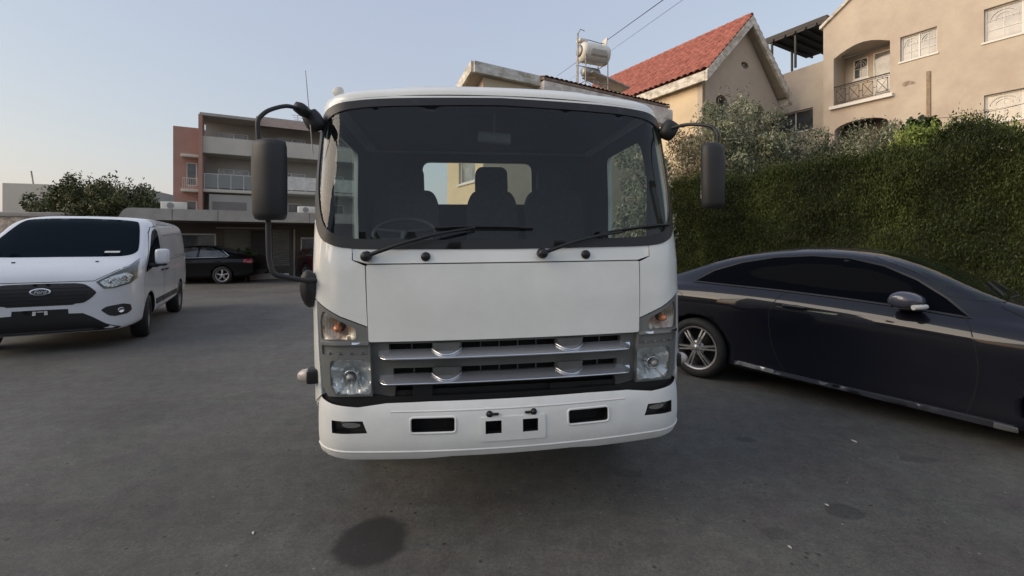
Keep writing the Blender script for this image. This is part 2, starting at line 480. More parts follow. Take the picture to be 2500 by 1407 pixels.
        if thick > 0:
            for q, lp in enumerate(loops):
                if q > 0 and not hole_rims: continue
                A = sum(lp[i][0] * lp[(i + 1) % len(lp)][1] - lp[(i + 1) % len(lp)][0] * lp[i][1] for i in range(len(lp)))
                top = []; bot = []
                for (u, v) in lp:
                    p, n = PN(u, v); o_ = offf(u, v); top.append(p + n * sgn * o_); bot.append(p + n * sgn * (o_ - thick))
                n_ = len(lp)
                fl = [(i, n_ + i, n_ + (i + 1) % n_, (i + 1) % n_) for i in range(n_)]
                if ((A > 0) != (sgn > 0)) != (q > 0): fl = [x[::-1] for x in fl]
                s.add(top + bot, fl, False, mi if rim_mi is None else rim_mi)
        return s
    def mesh(s, name, mats):
        me = bpy.data.meshes.new(name)
        me.from_pydata(s.v, [], s.f)
        me.polygons.foreach_set('use_smooth', s.sm)
        me.polygons.foreach_set('material_index', s.mi)
        for m in (mats if isinstance(mats, (list, tuple)) else [mats]): me.materials.append(m)
        me.update()
        return me
    def build(s, name, mats, parent=None, loc=None, rot=None):
        o = bpy.data.objects.new(name, s.mesh(name, mats))
        link(o, parent)
        if loc is not None: o.location = loc
        if rot is not None: o.rotation_euler = rot
        return o

def plane_F(O, eu, ev):
    O = Vector(O); eu = Vector(eu); ev = Vector(ev)
    return lambda u, v: O + eu * u + ev * v

def rect(x0, x1, z0, z1):
    return [(x0, z0), (x1, z0), (x1, z1), (x0, z1)]

def text_mesh(mb, s, size, fr, mi=0, extrude=0.001, shear=0.3):
    cu = bpy.data.curves.new('lettering', 'FONT')
    cu.body = s; cu.size = size; cu.align_x = 'CENTER'; cu.align_y = 'CENTER'; cu.shear = shear; cu.extrude = extrude; cu.resolution_u = 2
    o = bpy.data.objects.new('lettering_source', cu); COL.objects.link(o)
    me = bpy.data.meshes.new_from_object(o.evaluated_get(bpy.context.evaluated_depsgraph_get()))
    mb.add([fr(v.co.x, v.co.y, v.co.z) for v in me.vertices], [tuple(p.vertices) for p in me.polygons], False, mi)
    bpy.data.objects.remove(o); bpy.data.curves.remove(cu); bpy.data.meshes.remove(me)

# ------------------------------------------------------------------ ground
def build_ground():
    N = 60; mb = MB()
    xs = np.concatenate([-np.geomspace(900, 6, 16), np.linspace(-5, 5, 12), np.geomspace(6, 900, 16)])
    vs = [(x, y, 0) for y in xs for x in xs]; n = len(xs)
    fs = [(j * n + i, j * n + i + 1, (j + 1) * n + i + 1, (j + 1) * n + i) for j in range(n - 1) for i in range(n - 1)]
    mb.add(vs, fs, False)
    o = mb.build('ground', M['asphalt']); o['kind'] = 'structure'
build_ground()

# ------------------------------------------------------------------ wheels
def make_wheel(parent, loc, R, W, rr, side, style='double', steer=0.0, alloy='alloy'):
    """tyre mesh (part 'wheel') with a rim sub-part; axle along local y; side = +1/-1 outer face"""
    mb = MB(); h = W / 2
    prof = [(rr, -h * 0.8), (rr + 0.01, -h), (R * 0.93, -h), (R, -h * 0.72), (R, h * 0.72), (R * 0.93, h), (rr + 0.01, h), (rr, h * 0.8)]
    mb.lathe(prof, 48)
    w = mb.build('wheel', M['tyre'], parent, loc, (0, 0, steer))
    r = MB(); S = side; y = S * h * 0.72
    pr = [(rr + 0.004, S * h * 0.86), (rr - 0.012, S * h * 0.88), (rr - 0.022, S * h * 0.7), (rr - 0.03, -S * h * 0.6)]
    if S < 0: pr = pr[::-1]
    r.lathe(pr, 48)
    r.lathe([(0.0, -S * h * 0.15), (rr - 0.01, -S * h * 0.15)][::int(S)], 32, mi=1)      # brake area behind the spokes
    r.lathe([(0.001, y + S * 0.012), (0.034, y + S * 0.008), (0.045, y - S * 0.01), (0.06, y - S * 0.03)][::int(-S)], 24)
    def spoke(a, off, w0, w1):
        ca, sa = cos(a), sin(a)
        def P(rad, lat, dy): return (rad * ca - lat * sa, y + dy, rad * sa + lat * ca)
        r0, r1 = 0.035, rr - 0.012
        secs = [(r0, w0, 0.006), (r0 + (r1 - r0) * 0.5, (w0 + w1) / 2, 0.004), (r1, w1, -0.012)]
        vs = []
        for (q, ww, dy) in secs:
            o_ = off * (0.45 + 0.55 * (q - r0) / (r1 - r0))
            for (l_, d_) in ((-ww, dy * S), (ww, dy * S), (ww * 1.2, (dy - 0.035) * S), (-ww * 1.2, (dy - 0.035) * S)):
                vs.append(P(q, o_ + l_, d_))
        fs = []
        for i in range(2):
            for k in range(4):
                fs.append((i * 4 + k, i * 4 + (k + 1) % 4, (i + 1) * 4 + (k + 1) % 4, (i + 1) * 4 + k))
        r.add(vs, fs, False)
    if style == 'double':
        for k in range(6):
            a = 2 * pi * k / 6 + 0.12
            spoke(a, 0.021, 0.0085, 0.009); spoke(a, -0.021, 0.0085, 0.009)
        r.lathe([(0.04, y - S * 0.012), (0.075, y - S * 0.008), (0.085, y - S * 0.03)][::int(-S)], 24)
        for k in range(5):
            a = 2 * pi * k / 5
            r.lathe([(0.0005, y + S * 0.002), (0.008, y + S * 0.002), (0.009, y - S * 0.01)][::int(-S)], 8, mi=1, O=(0.055 * cos(a), 0, 0.055 * sin(a)))
    elif style == 'five':
        for k in range(5):
            spoke(2 * pi * k / 5 + 0.3, 0, 0.028, 0.024)
    else:   # steel disc with holes ring
        r.lathe([(0.05, y - S * 0.02), (0.10, y - S * 0.045), (rr * 0.62, y - S * 0.01), (rr * 0.8, y - S * 0.03), (rr - 0.015, y - S * 0.02)][::int(-S)], 32)
        for k in range(8):
            a = 2 * pi * k / 8
            r.lathe([(0.0005, y + S * 0.0005), (0.017, y - S * 0.001)][::int(-S)], 10, mi=1, O=(rr * 0.72 * cos(a), -S * 0.016, rr * 0.72 * sin(a)))
    r.build('rim', [M[alloy], M['dark']], w)
    return w

# ================================================================== TRUCK
T_YAW = radians(7.83)
FW, CR, BOW = 0.85, 0.20, 0.05
D_BACK = 1.75
def contour(s, fw=FW, R=CR, bow=BOW):
    sg = 1 if s >= 0 else -1; s = abs(s); th0 = 2 * bow / fw; L = R * (pi / 2 - th0)
    if s <= fw: return sg * s, bow * (s / fw) ** 2
    th = th0 + (s - fw) / R if s < fw + L else pi / 2
    a = fw + R * (sin(th) - sin(th0)); d = bow + R * (cos(th0) - cos(th))
    if s > fw + L: d += s - fw - L
    return sg * a, d
def lerp_tab(x, tab):
    return float(np.interp(x, [t[0] for t in tab], [t[1] for t in tab]))
PZ = [(0.4, .03), (.7, .02), (0.97, 0.0), (1.2, .008), (1.38, .025), (1.50, .055), (1.7, .112), (1.9, .170), (2.1, .232), (2.34, .30)]
WZ = [(0.6, 1.0), (1.0, 1.0), (1.4, 1.006), (1.8, 1.014), (2.34, 1.008)]
def cabF(s, z):
    p = lerp_tab(z, PZ); a, d = contour(s); w = lerp_tab(z, WZ)
    return Vector((a * w, p + d * (1 - p / 1.9), z))
def s_of_d(d, z):
    """unrolled coordinate of a point on the cab side at depth d"""
    p = lerp_tab(z, PZ); dd = (d - p) / (1 - p / 1.9); th0 = 2 * BOW / FW
    return dd - BOW - CR * cos(th0) + FW + CR * (pi / 2 - th0)
def bumpF(s, z):
    a, d = contour(s, .80, .24, .07)
    p = lerp_tab(z, [(.37, .02), (.40, -.03), (.44, -.065), (.47, -.075), (.52, -.085), (.60, -.085), (.68, -.075), (.70, -.06), (.72, -.03)])
    return Vector((a, p + d, z))

def mir(poly): return [(-x, y) for x, y in poly][::-1]

def build_truck():
    t = thing('delivery_truck', 'white cab over truck parked head on in the middle of the lot', 'truck', (0, 2.327, 0), rot=(0, radians(-0.55), T_YAW))
    OUT = (0, -1, 0)
    # --- windscreen outline (u = unrolled width, v = height)
    ws = [(0, 1.452), (.45, 1.455), (.80, 1.462), (.92, 1.49), (.985, 1.535), (1.035, 1.62), (1.075, 1.75), (1.09, 1.92), (1.085, 2.06), (1.065, 2.155), (1.025, 2.222), (.95, 2.262), (.84, 2.286), (.6, 2.306), (0, 2.322)]
    half = smooth_poly(ws, 4, closed=False)
    ws_out = half + [(-x, y) for x, y in half[-2:0:-1]]
    gl = [(0, 1.500), (.45, 1.502), (.78, 1.512), (.88, 1.535), (.945, 1.58), (.985, 1.66), (1.015, 1.78), (1.03, 1.92), (1.025, 2.07), (1.005, 2.13), (.965, 2.19), (.90, 2.222), (.80, 2.243), (.6, 2.258), (0, 2.276)]
    gh = smooth_poly(gl, 4, closed=False)
    ws_in = gh + [(-x, y) for x, y in gh[-2:0:-1]]
    # --- cab body shell
    sb = s_of_d(D_BACK, 1.5)
    def side_win(sg, g=0.0):
        P = [(s_of_d(.52 - g, 1.45), 1.40 - g), (s_of_d(1.30 + g, 1.4), 1.40 - g), (s_of_d(1.32 + g, 2.2), 2.20 + g), (s_of_d(.62 - g, 2.2), 2.20 + g), (s_of_d(.50 - g, 1.9), 1.95)]
        P = rpoly(P, .07)
        return P if sg > 0 else mir(P)
    arch = [(s_of_d(.80, .7), .62), (s_of_d(.84, .8), .84), (s_of_d(1.0, .9), .95), (s_of_d(1.32, .9), .95), (s_of_d(1.5, .8), .84), (s_of_d(1.54, .7), .62)]
    outer = [(-1.0, .715), (-1.0, 1.44), (1.0, 1.44), (1.0, .715), (1.03, .66)] + [(1.10, .62)] + arch + [(sb, .62), (sb, 2.285), (1.03, 2.285), (.85, 2.304), (.6, 2.326), (0, 2.34), (-.6, 2.326), (-.85, 2.304), (-1.03, 2.285)] + [(-sb, 2.285), (-sb, .62)] + [(-x, y) for x, y in arch[::-1]] + [(-1.10, .62), (-1.03, .66)]
    mb = MB()
    mb.patch(cabF, outer, [ws_out, side_win(1), side_win(-1)], step=.06, out=OUT, off=-.004, thick=.03)
    # roof
    def zt(a): return .055 * min(1.0, abs(a) / 1.03) ** 2.5
    def ring(inset, z, n=56):
        pts = []
        for k in range(n + 1):
            s = -sb + 2 * sb * k / n
            if inset == 0: p = cabF(s, 2.34); pts.append(Vector((p.x, min(p.y, D_BACK), z - zt(p.x)))); continue
            e = .01; p = cabF(s, 2.34); tn = (cabF(s + e, 2.34) - cabF(s - e, 2.34)).normalized()
            nr = Vector((-tn.y, tn.x, 0)); pts.append(Vector((p.x + nr.x * inset, min(p.y + nr.y * inset, D_BACK - inset * .3), z - zt(p.x))))
        return pts
    rings = []
    for k in range(7):
        ph = pi / 2 * k / 6
        rings.append(ring(.13 * (1 - cos(ph)), 2.34 + .075 * sin(ph)))
    cen = Vector((0, 1.05, 0))
    base = rings[-1]
    for q in (.94, .86, .74, .6, .45, .3, .15, .03):
        rr = []
        for p in base:
            x = p.x * q; y = cen.y + (p.y - cen.y) * q
            bmp = .045 * max(0, min(1, (.72 - abs(x)) / .16)) * max(0, min(1, (y - .34) / .2))
            rr.append(Vector((x, y, 2.415 - zt(p.x) * (q ** 2) + .012 * (1 - q) + bmp)))
        rings.append(rr)
    n = len(rings[0]); vs = [p for r in rings for p in r]
    fs = [(i * n + k, i * n + (k + 1) % n, (i + 1) * n + (k + 1) % n, (i + 1) * n + k) for i in range(len(rings) - 1) for k in range(n)]
    mb.add(vs, fs + [tuple(range((len(rings) - 1) * n, len(rings) * n))], True)
    # back wall with the rear window opening
    rw = rpoly(rect(-.535, .435, 1.83, 2.20), .07, 5)
    bw = rpoly([(-1.03, .62), (1.03, .62), (1.03, 2.285), (.6, 2.33), (-.6, 2.33), (-1.03, 2.285)], 0)
    mb.patch(plane_F((0, D_BACK, 0), (1, 0, 0), (0, 0, 1)), bw, [rw], step=.3, out=(0, 1, 0), thick=.02)
    mb.build('cab_body', M['white'], t)
    # dark lining inside
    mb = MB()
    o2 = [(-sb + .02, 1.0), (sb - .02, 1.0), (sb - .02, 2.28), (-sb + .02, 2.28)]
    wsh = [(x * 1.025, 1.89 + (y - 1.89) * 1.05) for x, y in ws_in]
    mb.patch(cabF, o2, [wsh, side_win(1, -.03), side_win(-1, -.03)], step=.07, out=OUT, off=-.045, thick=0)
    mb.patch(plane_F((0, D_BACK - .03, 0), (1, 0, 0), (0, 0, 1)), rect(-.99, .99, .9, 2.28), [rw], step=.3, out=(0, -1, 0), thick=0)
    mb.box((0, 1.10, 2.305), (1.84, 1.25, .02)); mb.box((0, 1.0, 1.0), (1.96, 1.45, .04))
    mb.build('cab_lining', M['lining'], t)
    # windscreen + seal
    w = MB().patch(cabF, ws_in, step=.05, out=OUT, off=0.0).build('windshield', M['windshield'], t)
    MB().patch(cabF, ws_out, [ws_in], step=.035, out=OUT, off=.006, thick=.02).build('windshield_seal', M['rubber'], w)
    for sg in (1, -1):
        MB().patch(cabF, side_win(sg), step=.09, out=(sg, 0, 0), off=-.012).build('side_window', M['side_glass'], t)
    MB().patch(plane_F((0, D_BACK - .005, 0), (1, 0, 0), (0, 0, 1)), rw, step=.2, out=(0, 1, 0)).build('rear_window', M['lens'], t)
    # --- backing behind panels, lamps and grille
    MB().patch(cabF, rect(-1.0, 1.0, .66, 1.44), step=.1, out=OUT, off=-.09).build('grille_backing', M['dark'], t)
    # --- panels
    G = .0035
    fp = rpoly([(-.712, .992), (.712, .992), (.722, 1.378), (-.722, 1.378)], .012, 3)
    pan = MB().patch(cabF, fp, step=.06, out=OUT, off=.004, thick=.03).build('front_panel', M['white'], t)
    cw = [(-.722 + G, 1.378 + 2 * G), (.722 - G, 1.378 + 2 * G), (.788, 1.405), (.79, 1.475), (-.79, 1.475), (-.788, 1.405)]
    MB().patch(cabF, cw, step=.06, out=OUT, off=.0, thick=.03).build('cowl_panel', M['white'], t)
    for sg in (1, -1):
        c = [(.716, .985), (.716, 1.062), (.85, 1.115), (1.0, 1.20), (1.045, 1.20), (1.045, 1.60), (.79 + G, 1.475), (.788 + G, 1.40), (.727, 1.373)]
        c = [(.718, 1.070), (.85, 1.122), (1.002, 1.202), (1.06, 1.21), (1.10, 1.30), (1.10, 1.62), (1.04, 1.60), (.95, 1.50), (.795, 1.47), (.793, 1.402), (.729, 1.374)]
        if sg < 0: c = mir(c)
        MB().patch(cabF, c, step=.05, out=OUT, off=.002, thick=.03).build('corner_panel', M['white'], t)
        # pillar strip beside the lamp
        c2 = [(.975, .715), (1.06, .66), (1.10, .70), (1.10, 1.295), (1.06, 1.205), (1.004, 1.195)]
        if sg < 0: c2 = mir(c2)
        MB().patch(cabF, c2, step=.05, out=OUT, off=.002, thick=.03).build('corner_panel', M['white'], t)
    # --- lamp clusters
    for sg in (1, -1):
        q = (lambda P: P) if sg > 0 else mir
        hs = q([(.700, .712), (.93, .712), (.968, .76), (.985, 1.0), (.999, 1.19), (.85, 1.115), (.715, 1.062), (.708, .95)])
        hl = q(rpoly([(.706, .722), (.885, .722), (.912, .77), (.912, .895), (.86, .903), (.706, .898)], .018))
        ind = q(rpoly([(.775, 1.002), (.965, 1.004), (.975, 1.10), (.955, 1.15), (.86, 1.10), (.775, 1.06)], .02))
        led = q(rpoly([(.715, .925), (.965, .925), (.968, .972), (.715, .972)], .006))
        lamp = MB().patch(cabF, hs, [hl, ind, led], step=.035, out=OUT, off=-.002, thick=.04).build('headlamp', M['lamp_grey'], t)
        cx, cz = .81, .81
        def bowl(u, v):
            rr_ = min(1.0, sqrt(((abs(u) - cx) / .105) ** 2 + ((v - cz) / .09) ** 2))
            a = atan2(v - cz, abs(u) - cx); fac = .006 * (1 if int((a + pi) / (2 * pi) * 14) % 2 else -1) * rr_
            return -.012 - .062 * (1 - rr_ ** 2) + fac
        MB().patch(cabF, hl, step=.012, out=OUT, off=bowl, smooth=False).build('reflector', M['lamp_bowl'], lamp)
        p = cabF(sg * cx, cz)
        b = MB(); b.lathe([(.0005, -.03), (.018, -.026), (.018, -.01), (.018, .03)], 16); b.build('bulb', M['steel'], lamp, (p.x, p.y + .02, p.z))
        b = MB(); b.lathe([(.027, .0), (.033, -.006), (.036, .0), (.04, .03)], 20); b.build('bulb_shroud', M['chrome'], lamp, (p.x, p.y + .018, p.z))
        MB().patch(cabF, hl, step=.05, out=OUT, off=.004, thick=.008).build('headlight_lens', M['lens'], lamp)
        def ibowl(u, v):
            rr_ = min(1.0, sqrt(((abs(u) - .87) / .10) ** 2 + ((v - 1.065) / .075) ** 2))
            return -.01 - .04 * (1 - rr_ ** 2)
        MB().patch(cabF, ind, step=.02, out=OUT, off=ibowl).build('indicator_reflector', M['amber_reflector'], lamp)
        p = cabF(sg * .872, 1.058)
        b = MB(); b.lathe([(.0005, -.035), (.014, -.03), (.02, -.012), (.02, .03)], 14); b.build('indicator_bulb', M['amber'], lamp, (p.x, p.y + .03, p.z))
        b = MB()
        for k in range(9):
            u = .80 + k * .018
            b.patch(cabF, q(rect(u, u + .005, 1.03, 1.085 + (u - .8) * .25)), step=.03, out=OUT, off=-.004, thick=.003)
        b.build('lens_ribs', M['lens'], lamp)
        MB().patch(cabF, ind, step=.05, out=OUT, off=.003, thick=.006).build('indicator_lens', M['lens'], lamp)
        MB().patch(cabF, led, step=.04, out=OUT, off=-.012).build('lamp_strip', M['lamp_grey'], lamp)
        b = MB(); b.patch(cabF, q(rpoly([(.712, .978), (.975, .978), (.978, .992), (.712, .990)], .003)), step=.03, out=OUT, off=.006, thick=.012)
        for k in range(4):
            u = .755 + k * .056
            b.patch(cabF, q(rpoly(rect(u - .009, u + .009, .930, .940), .004, 2)), step=.02, out=OUT, off=.0, thick=.008)
        b.build('chrome_trim', M['chrome'], lamp)
    # --- grille
    g = MB()
    holes1 = [rect(a, b_, .930, .975) for a, b_ in ((-.62, -.40), (-.25, .25), (.40, .62))]
    holes2 = [rect(a, b_, .805, .845) for a, b_ in ((-.60, -.40), (-.25, .25), (.40, .60))]
    low = rpoly([(-.60, .665), (.60, .665), (.585, .768), (-.585, .768)], .015)
    g.patch(cabF, [(-.698, .665), (.698, .665), (.708, .95), (.711, .984), (-.711, .984), (-.708, .95)], holes1 + holes2 + [low], step=.05, out=OUT, off=-.03, thick=.04)
    for hs_ in (holes1, holes2):
        for hh in hs_:
            x0, x1, z0, z1 = hh[0][0], hh[1][0], hh[0][1], hh[2][1]
            k = int((x1 - x0) / .085)
            for i in range(1, k):
                x = x0 + (x1 - x0) * i / k
                g.patch(cabF, rect(x - .003, x + .003, z0, z1), step=.05, out=OUT, off=-.065, thick=.01)
    gr = g.build('grille', M['grey_plastic'], t)
    for zc in (.912, .783):
        sl = MB()
        def tri(s0, s1, lift0=0, lift1=0):
            K = 28; vs = []
            for k in range(K + 1):
                s = s0 + (s1 - s0) * k / K
                e = min(1.0, min(s - s0, s1 - s) / .03 + .12)
                p = cabF(s, zc)
                vs += [p + Vector((0, .03 - .065 * e, -.006)), p + Vector((0, .03 - .068 * e, .004)), p + Vector((0, .034, .032)), p + Vector((0, .04, -.012))]
            fs = [(i * 4 + a, i * 4 + (a + 1) % 4, (i + 1) * 4 + (a + 1) % 4, (i + 1) * 4 + a) for i in range(K) for a in range(4)]
            sl.add(vs, [f[::-1] for f in fs] + [(0, 1, 2, 3), (4 * K + 3, 4 * K + 2, 4 * K + 1, 4 * K)], False)
        tri(-.672, .672)
        so = sl.build('grille_slat', M['satin'], gr)
        # polished lip along the front edge
        sl = MB()
        sl.tube([cabF(s, zc) + Vector((0, .03 - .069 * min(1, min(s + .672, .672 - s) / .03 + .12), .0)) for s in np.linspace(-.668, .668, 40)], .0045, 6)
        for c in (-.325, .325):
            sl.tube([cabF(c + d_, zc) + Vector((0, .03 - .05 * (1 - (d_ / .075) ** 2) * 1.0 - .01, .034 - .022 * (1 - (d_ / .075) ** 2))) for d_ in np.linspace(-.075, .075, 9)], .004, 6)
        sl.build('slat_lip', M['chrome'], gr)
        for c in (-.325, .325):
            MB().patch(cabF, rpoly([(c - .055, zc + .008), (c + .055, zc + .008), (c + .072, zc + .066), (c - .072, zc + .066)], .01), step=.03, out=OUT, off=-.012, thick=.03).build('grille_block', M['grey_plastic'], gr)
    # lower intake bits
    b = MB(); b.box((0, .10, .70), (1.2, .03, .05)); b.box((-.45, .07, .72), (.10, .03, .07)); b.box((.3, .08, .715), (.16, .03, .03))
    b.build('intake_crossbar', M['plastic'], t)
    # --- bumper
    B = MB()
    bs = 1.25
    fogp = lambda sg: (lambda P: P if sg > 0 else mir(P))([(.735, .618), (.900, .615), (.897, .553), (.712, .560)])
    tow = lambda sg: (lambda P: P if sg > 0 else mir(P))(rpoly(rect(.283, .505, .556, .632), .018))
    sq = [rect(-.138, -.058, .541, .605), rect(.048, .126, .541, .605)]
    key = []
    for sx in (-1, 1):
        cx = -.117 if sx < 0 else .105
        key.append([(cx + .017 * cos(a), .636 + .017 * sin(a)) for a in np.linspace(0, 2 * pi, 12, endpoint=False)])
    bo = [(-1.04, .705), (-.90, .69), (-.76, .682), (-.62, .698), (-.4, .702), (.4, .702), (.62, .698), (.76, .682), (.90, .69), (1.04, .705), (bs, .725), (bs, .47), (1.0, .425), (.8, .41), (.45, .412), (.30, .425), (-.30, .425), (-.45, .412), (-.8, .41), (-1.0, .425), (-bs, .47), (-bs, .725)][::-1]
    B.patch(bumpF, bo, [fogp(1), fogp(-1), tow(1), tow(-1)] + sq + key, step=.035, out=OUT, off=0, thick=.045, rim_mi=1)
    # raised beads of the openings and the lower lip line
    def bead(poly, r=.005, o=.0):
        pp = densify(poly + [poly[0]], .03)
        B.tube([bumpF(*x) + Vector((0, -o, 0)) for x in densify(poly, .03)] + [bumpF(*poly[0]) + Vector((0, -o, 0))], r, 6, caps=False)
    for sg in (1, -1): bead(tow(sg), .006, -.001)
    B.tube([bumpF(s, .462) + Vector((0, .001, 0)) for s in np.linspace(-1.05, 1.05, 60)], .0055, 6)
    B.tube([bumpF(s, .66) + Vector((0, .003, 0)) for s in np.linspace(-.6, .6, 30)], .0055, 6)
    bum = B.build('bumper', [M['bumper_white'], M['dark']], t)
    pl = rpoly(rect(-.163, .163, .506, .622), .006, 2)
    MB().patch(bumpF, pl, sq, step=.04, out=OUT, off=.006, thick=.006).build('plate_panel', M['bumper_white'], bum)
    MB().patch(bumpF, rect(-1.08, 1.08, .44, .68), step=.08, out=OUT, off=-.07).build('bumper_backing', M['dark'], bum)
    for cx, sx in ((-.117, 1), (.105, -1)):
        b = MB(); p = bumpF(cx, .636)
        b.lathe([(.0005, -.012), (.012, -.01), (.014, .01)], 12, O=(p.x, p.y, p.z)); b.box((p.x + sx * .028, p.y - .006, p.z + .001), (.034, .01, .012), bev=.003)
        b.build('plate_bolt', M['rubber'], bum)
    for sg in (1, -1):
        f = fogp(sg)
        fo = MB().patch(bumpF, f, step=.04, out=OUT, off=-.03).build('fog_lamp', M['plastic'], bum)
        c = (.80 * sg, .592)
        MB().patch(bumpF, [(c[0] + .05 * cos(a), c[1] + .014 * sin(a)) for a in np.linspace(0, 2 * pi, 16, endpoint=False)], step=.02, out=OUT, off=-.018, thick=.01).build('fog_reflector', M['chrome'], fo)
        MB().patch(bumpF, f, step=.04, out=OUT, off=-.012).build('fog_lens', M['lens'], fo)
    # bumper lower valance & rubber strip between lamps and bumper
    MB().patch(cabF, [(-1.05, .635), (1.05, .635), (1.0, .715), (.7, .715), (.62, .70), (-.62, .70), (-.7, .715), (-1.0, .715)], step=.06, out=OUT, off=-.015, thick=.03).build('bumper_trim', M['plastic'], t)
    # --- wipers and washer caps
    def on(s, z, o): 
        e = 2e-3; n = (cabF(s + e, z) - cabF(s - e, z)).cross(cabF(s, z + e) - cabF(s, z - e)).normalized()
        if n.y > 0: n = -n
        return cabF(s, z) + n * o
    for (s0, z0, sm, zm, e0, e1) in ((-.715, 1.415, -.17, 1.555, (-.375, 1.560), (.135, 1.556)), (.175, 1.420, .62, 1.528, (.50, 1.523), (.93, 1.575))):
        wi = MB()
        p0 = on(s0, z0, .03)
        wi.lathe([(.0005, -.028), (.018, -.026), (.026, -.015), (.027, .03)], 16, O=p0)
        pts = [on(s0 + (sm - s0) * q, z0 + (zm - z0) * q + .012 * sin(pi * q), .035 + .02 * sin(pi * q)) for q in np.linspace(0, 1, 10)]
        wi.tube(pts, [.011, .0105, .0105, .010, .010, .009, .008, .0075, .007, .006], 8)
        wo = wi.build('wiper', M['rubber'], t)
        bl = MB(); Q = [on(e0[0] + (e1[0] - e0[0]) * q, e0[1] + (e1[1] - e0[1]) * q + .006 * sin(pi * q), .016) for q in np.linspace(0, 1, 12)]
        bl.tube(Q, .0075, 6, sx=1.3); bl.tube([on(e0[0] + (e1[0] - e0[0]) * q, e0[1] + (e1[1] - e0[1]) * q + .004 * sin(pi * q), .03) for q in np.linspace(.15, .85, 8)], .005, 6)
        bl.build('wiper_blade', M['rubber'], wo)
    for s in (-.424, .417):
        b = MB(); b.lathe([(.0005, -.016), (.018, -.014), (.024, -.006), (.024, .02)], 18, O=on(s, 1.416, .004)); b.build('washer_cap', M['rubber'], t)
    # --- mirrors (left side of the picture = driver's side)
    def mirror(sg):
        X = lambda x: sg * x
        a = MB(); a.box((X(1.05), .34, 2.175), (.10, .09, .115), R=Matrix.Rotation(sg * .5, 3, 'Y'), bev=.035)
        if sg < 0: a.box((X(1.085), .25, 2.21), (.07, .11, .062), R=Matrix.Rotation(sg * -.4, 3, 'Y'), bev=.03)
        a.build('mirror_mount', M['plastic'], t)
        if sg < 0:
            top = [(-1.09, .22, 2.205), (-1.12, .12, 2.19), (-1.17, .04, 2.145), (-1.20, .01, 2.105), (-1.21, .0, 2.075), (-1.21, .0, 2.02), (-1.205, .0, 1.93)]
        else:
            top = [(1.05, .31, 2.18), (1.10, .20, 2.175), (1.165, .10, 2.145), (1.19, .07, 2.115), (1.195, .05, 2.08), (1.195, .05, 2.03), (1.19, .04, 1.93)]
        MB().tube(smooth_poly(top, 5, False), .0105, 10).build('mirror_arm', M['plastic'], t)
        cx = 1.155 if sg < 0 else 1.132
        h = MB(); k_ = .93 if sg < 0 else .80
        prof = rpoly([(-.09, -.0), (-.088, -.06), (-.03, -.10), (.04, -.10), (.09, -.06), (.092, 0)], .03, 4)
        zs = [(-.205, .72), (-.198, .90), (-.17, 1.0), (-.05, 1.02), (.08, 1.03), (.165, 1.0), (.192, .92), (.20, .74)]
        N = len(prof); vs = []; rzm = Matrix.Rotation(radians(18) * sg, 3, 'Z')
        for (z, k) in zs:
            for (x, y) in prof: vs.append(rzm @ Vector((x * k * k_, y * k * k_, 0)) + Vector((0, 0, z * (.95 if sg < 0 else .88))))
        fs = [(i * N + j, i * N + (j + 1) % N, (i + 1) * N + (j + 1) % N, (i + 1) * N + j) for i in range(len(zs) - 1) for j in range(N)]
        h.add(vs, fs + [tuple(range(N))[::-1], tuple(range((len(zs) - 1) * N, len(zs) * N))], True)
        zc = 1.80 if sg < 0 else 1.845
        mo = h.build('mirror', M['plastic'], t, (X(cx), .04, zc))
        g_ = MB(); g_.box((0, 0, 0), (.13 * k_, .004, .30 * k_), R=rzm); g_.build('mirror_glass', M['chrome'], mo, (rzm @ Vector((0, .006, 0)) + Vector((0, 0, -.005))))
        if sg < 0:
            lowp = [(-1.175, .02, 1.64), (-1.175, .02, 1.50), (-1.170, .02, 1.40), (-1.15, .02, 1.345), (-1.10, .04, 1.325), (-1.04, .09, 1.305), (-.995, .14, 1.30), (-.99, .17, 1.28)]
            MB().tube(smooth_poly(lowp, 5, False), .0125, 10).build('mirror_arm', M['plastic'], t)
            q = MB(); q.lathe([(.001, -.05), (.05, -.045), (.075, -.02), (.078, .0), (.07, .02)], 20)
            so = q.build('underview_mirror', M['plastic'], t, (-1.03, .17, 1.255), (radians(10), 0, radians(-10)))
            so.scale = (.62, .9, 1.3)
    mirror(-1); mirror(1)
    # antenna, roof lamp, side repeaters
    MB().tube([(-1.045, .30, 1.98), (-1.062, .30, 2.2), (-1.08, .30, 2.44)], [.0035, .003, .002], 6).build('antenna', M['steel'], t)
    b = MB(); b.box((0, .02, 0), (.02, .012, .06), bev=.004); b.lathe([(.0005, -.012), (.026, -.01), (.033, .0), (.03, .012)], 20, O=(0, 0, .035))
    b.build('roof_marker_lamp', M['tank'], t, (-.955, .50, 2.36))
    for sg in (1, -1):
        z = .80; x = .985 if sg < 0 else .955
        b = MB(); b.box((sg * (x + .03), .18, z), (.06, .09, .075), bev=.012)
        so = b.build('side_marker', M['rubber'], t)
        b = MB(); b.lathe([(.0005, .055), (.018, .05), (.032, .03), (.036, .0)], 14, Mx=Matrix.Rotation(-sg * pi / 2, 3, 'Z'), O=(sg * (x + .06), .18, z)); b.build('marker_lens', mat('marker_lens_plastic', (.50, .44, .38), .25, coat=.5), so)
    # --- interior
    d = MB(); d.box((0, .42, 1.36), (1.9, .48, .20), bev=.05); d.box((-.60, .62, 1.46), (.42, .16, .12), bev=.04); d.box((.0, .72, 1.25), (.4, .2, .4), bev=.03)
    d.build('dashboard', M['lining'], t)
    wmx = Matrix.Rotation(radians(-62), 3, 'X')
    sw = MB(); C0 = Vector((-.60, .80, 1.56))
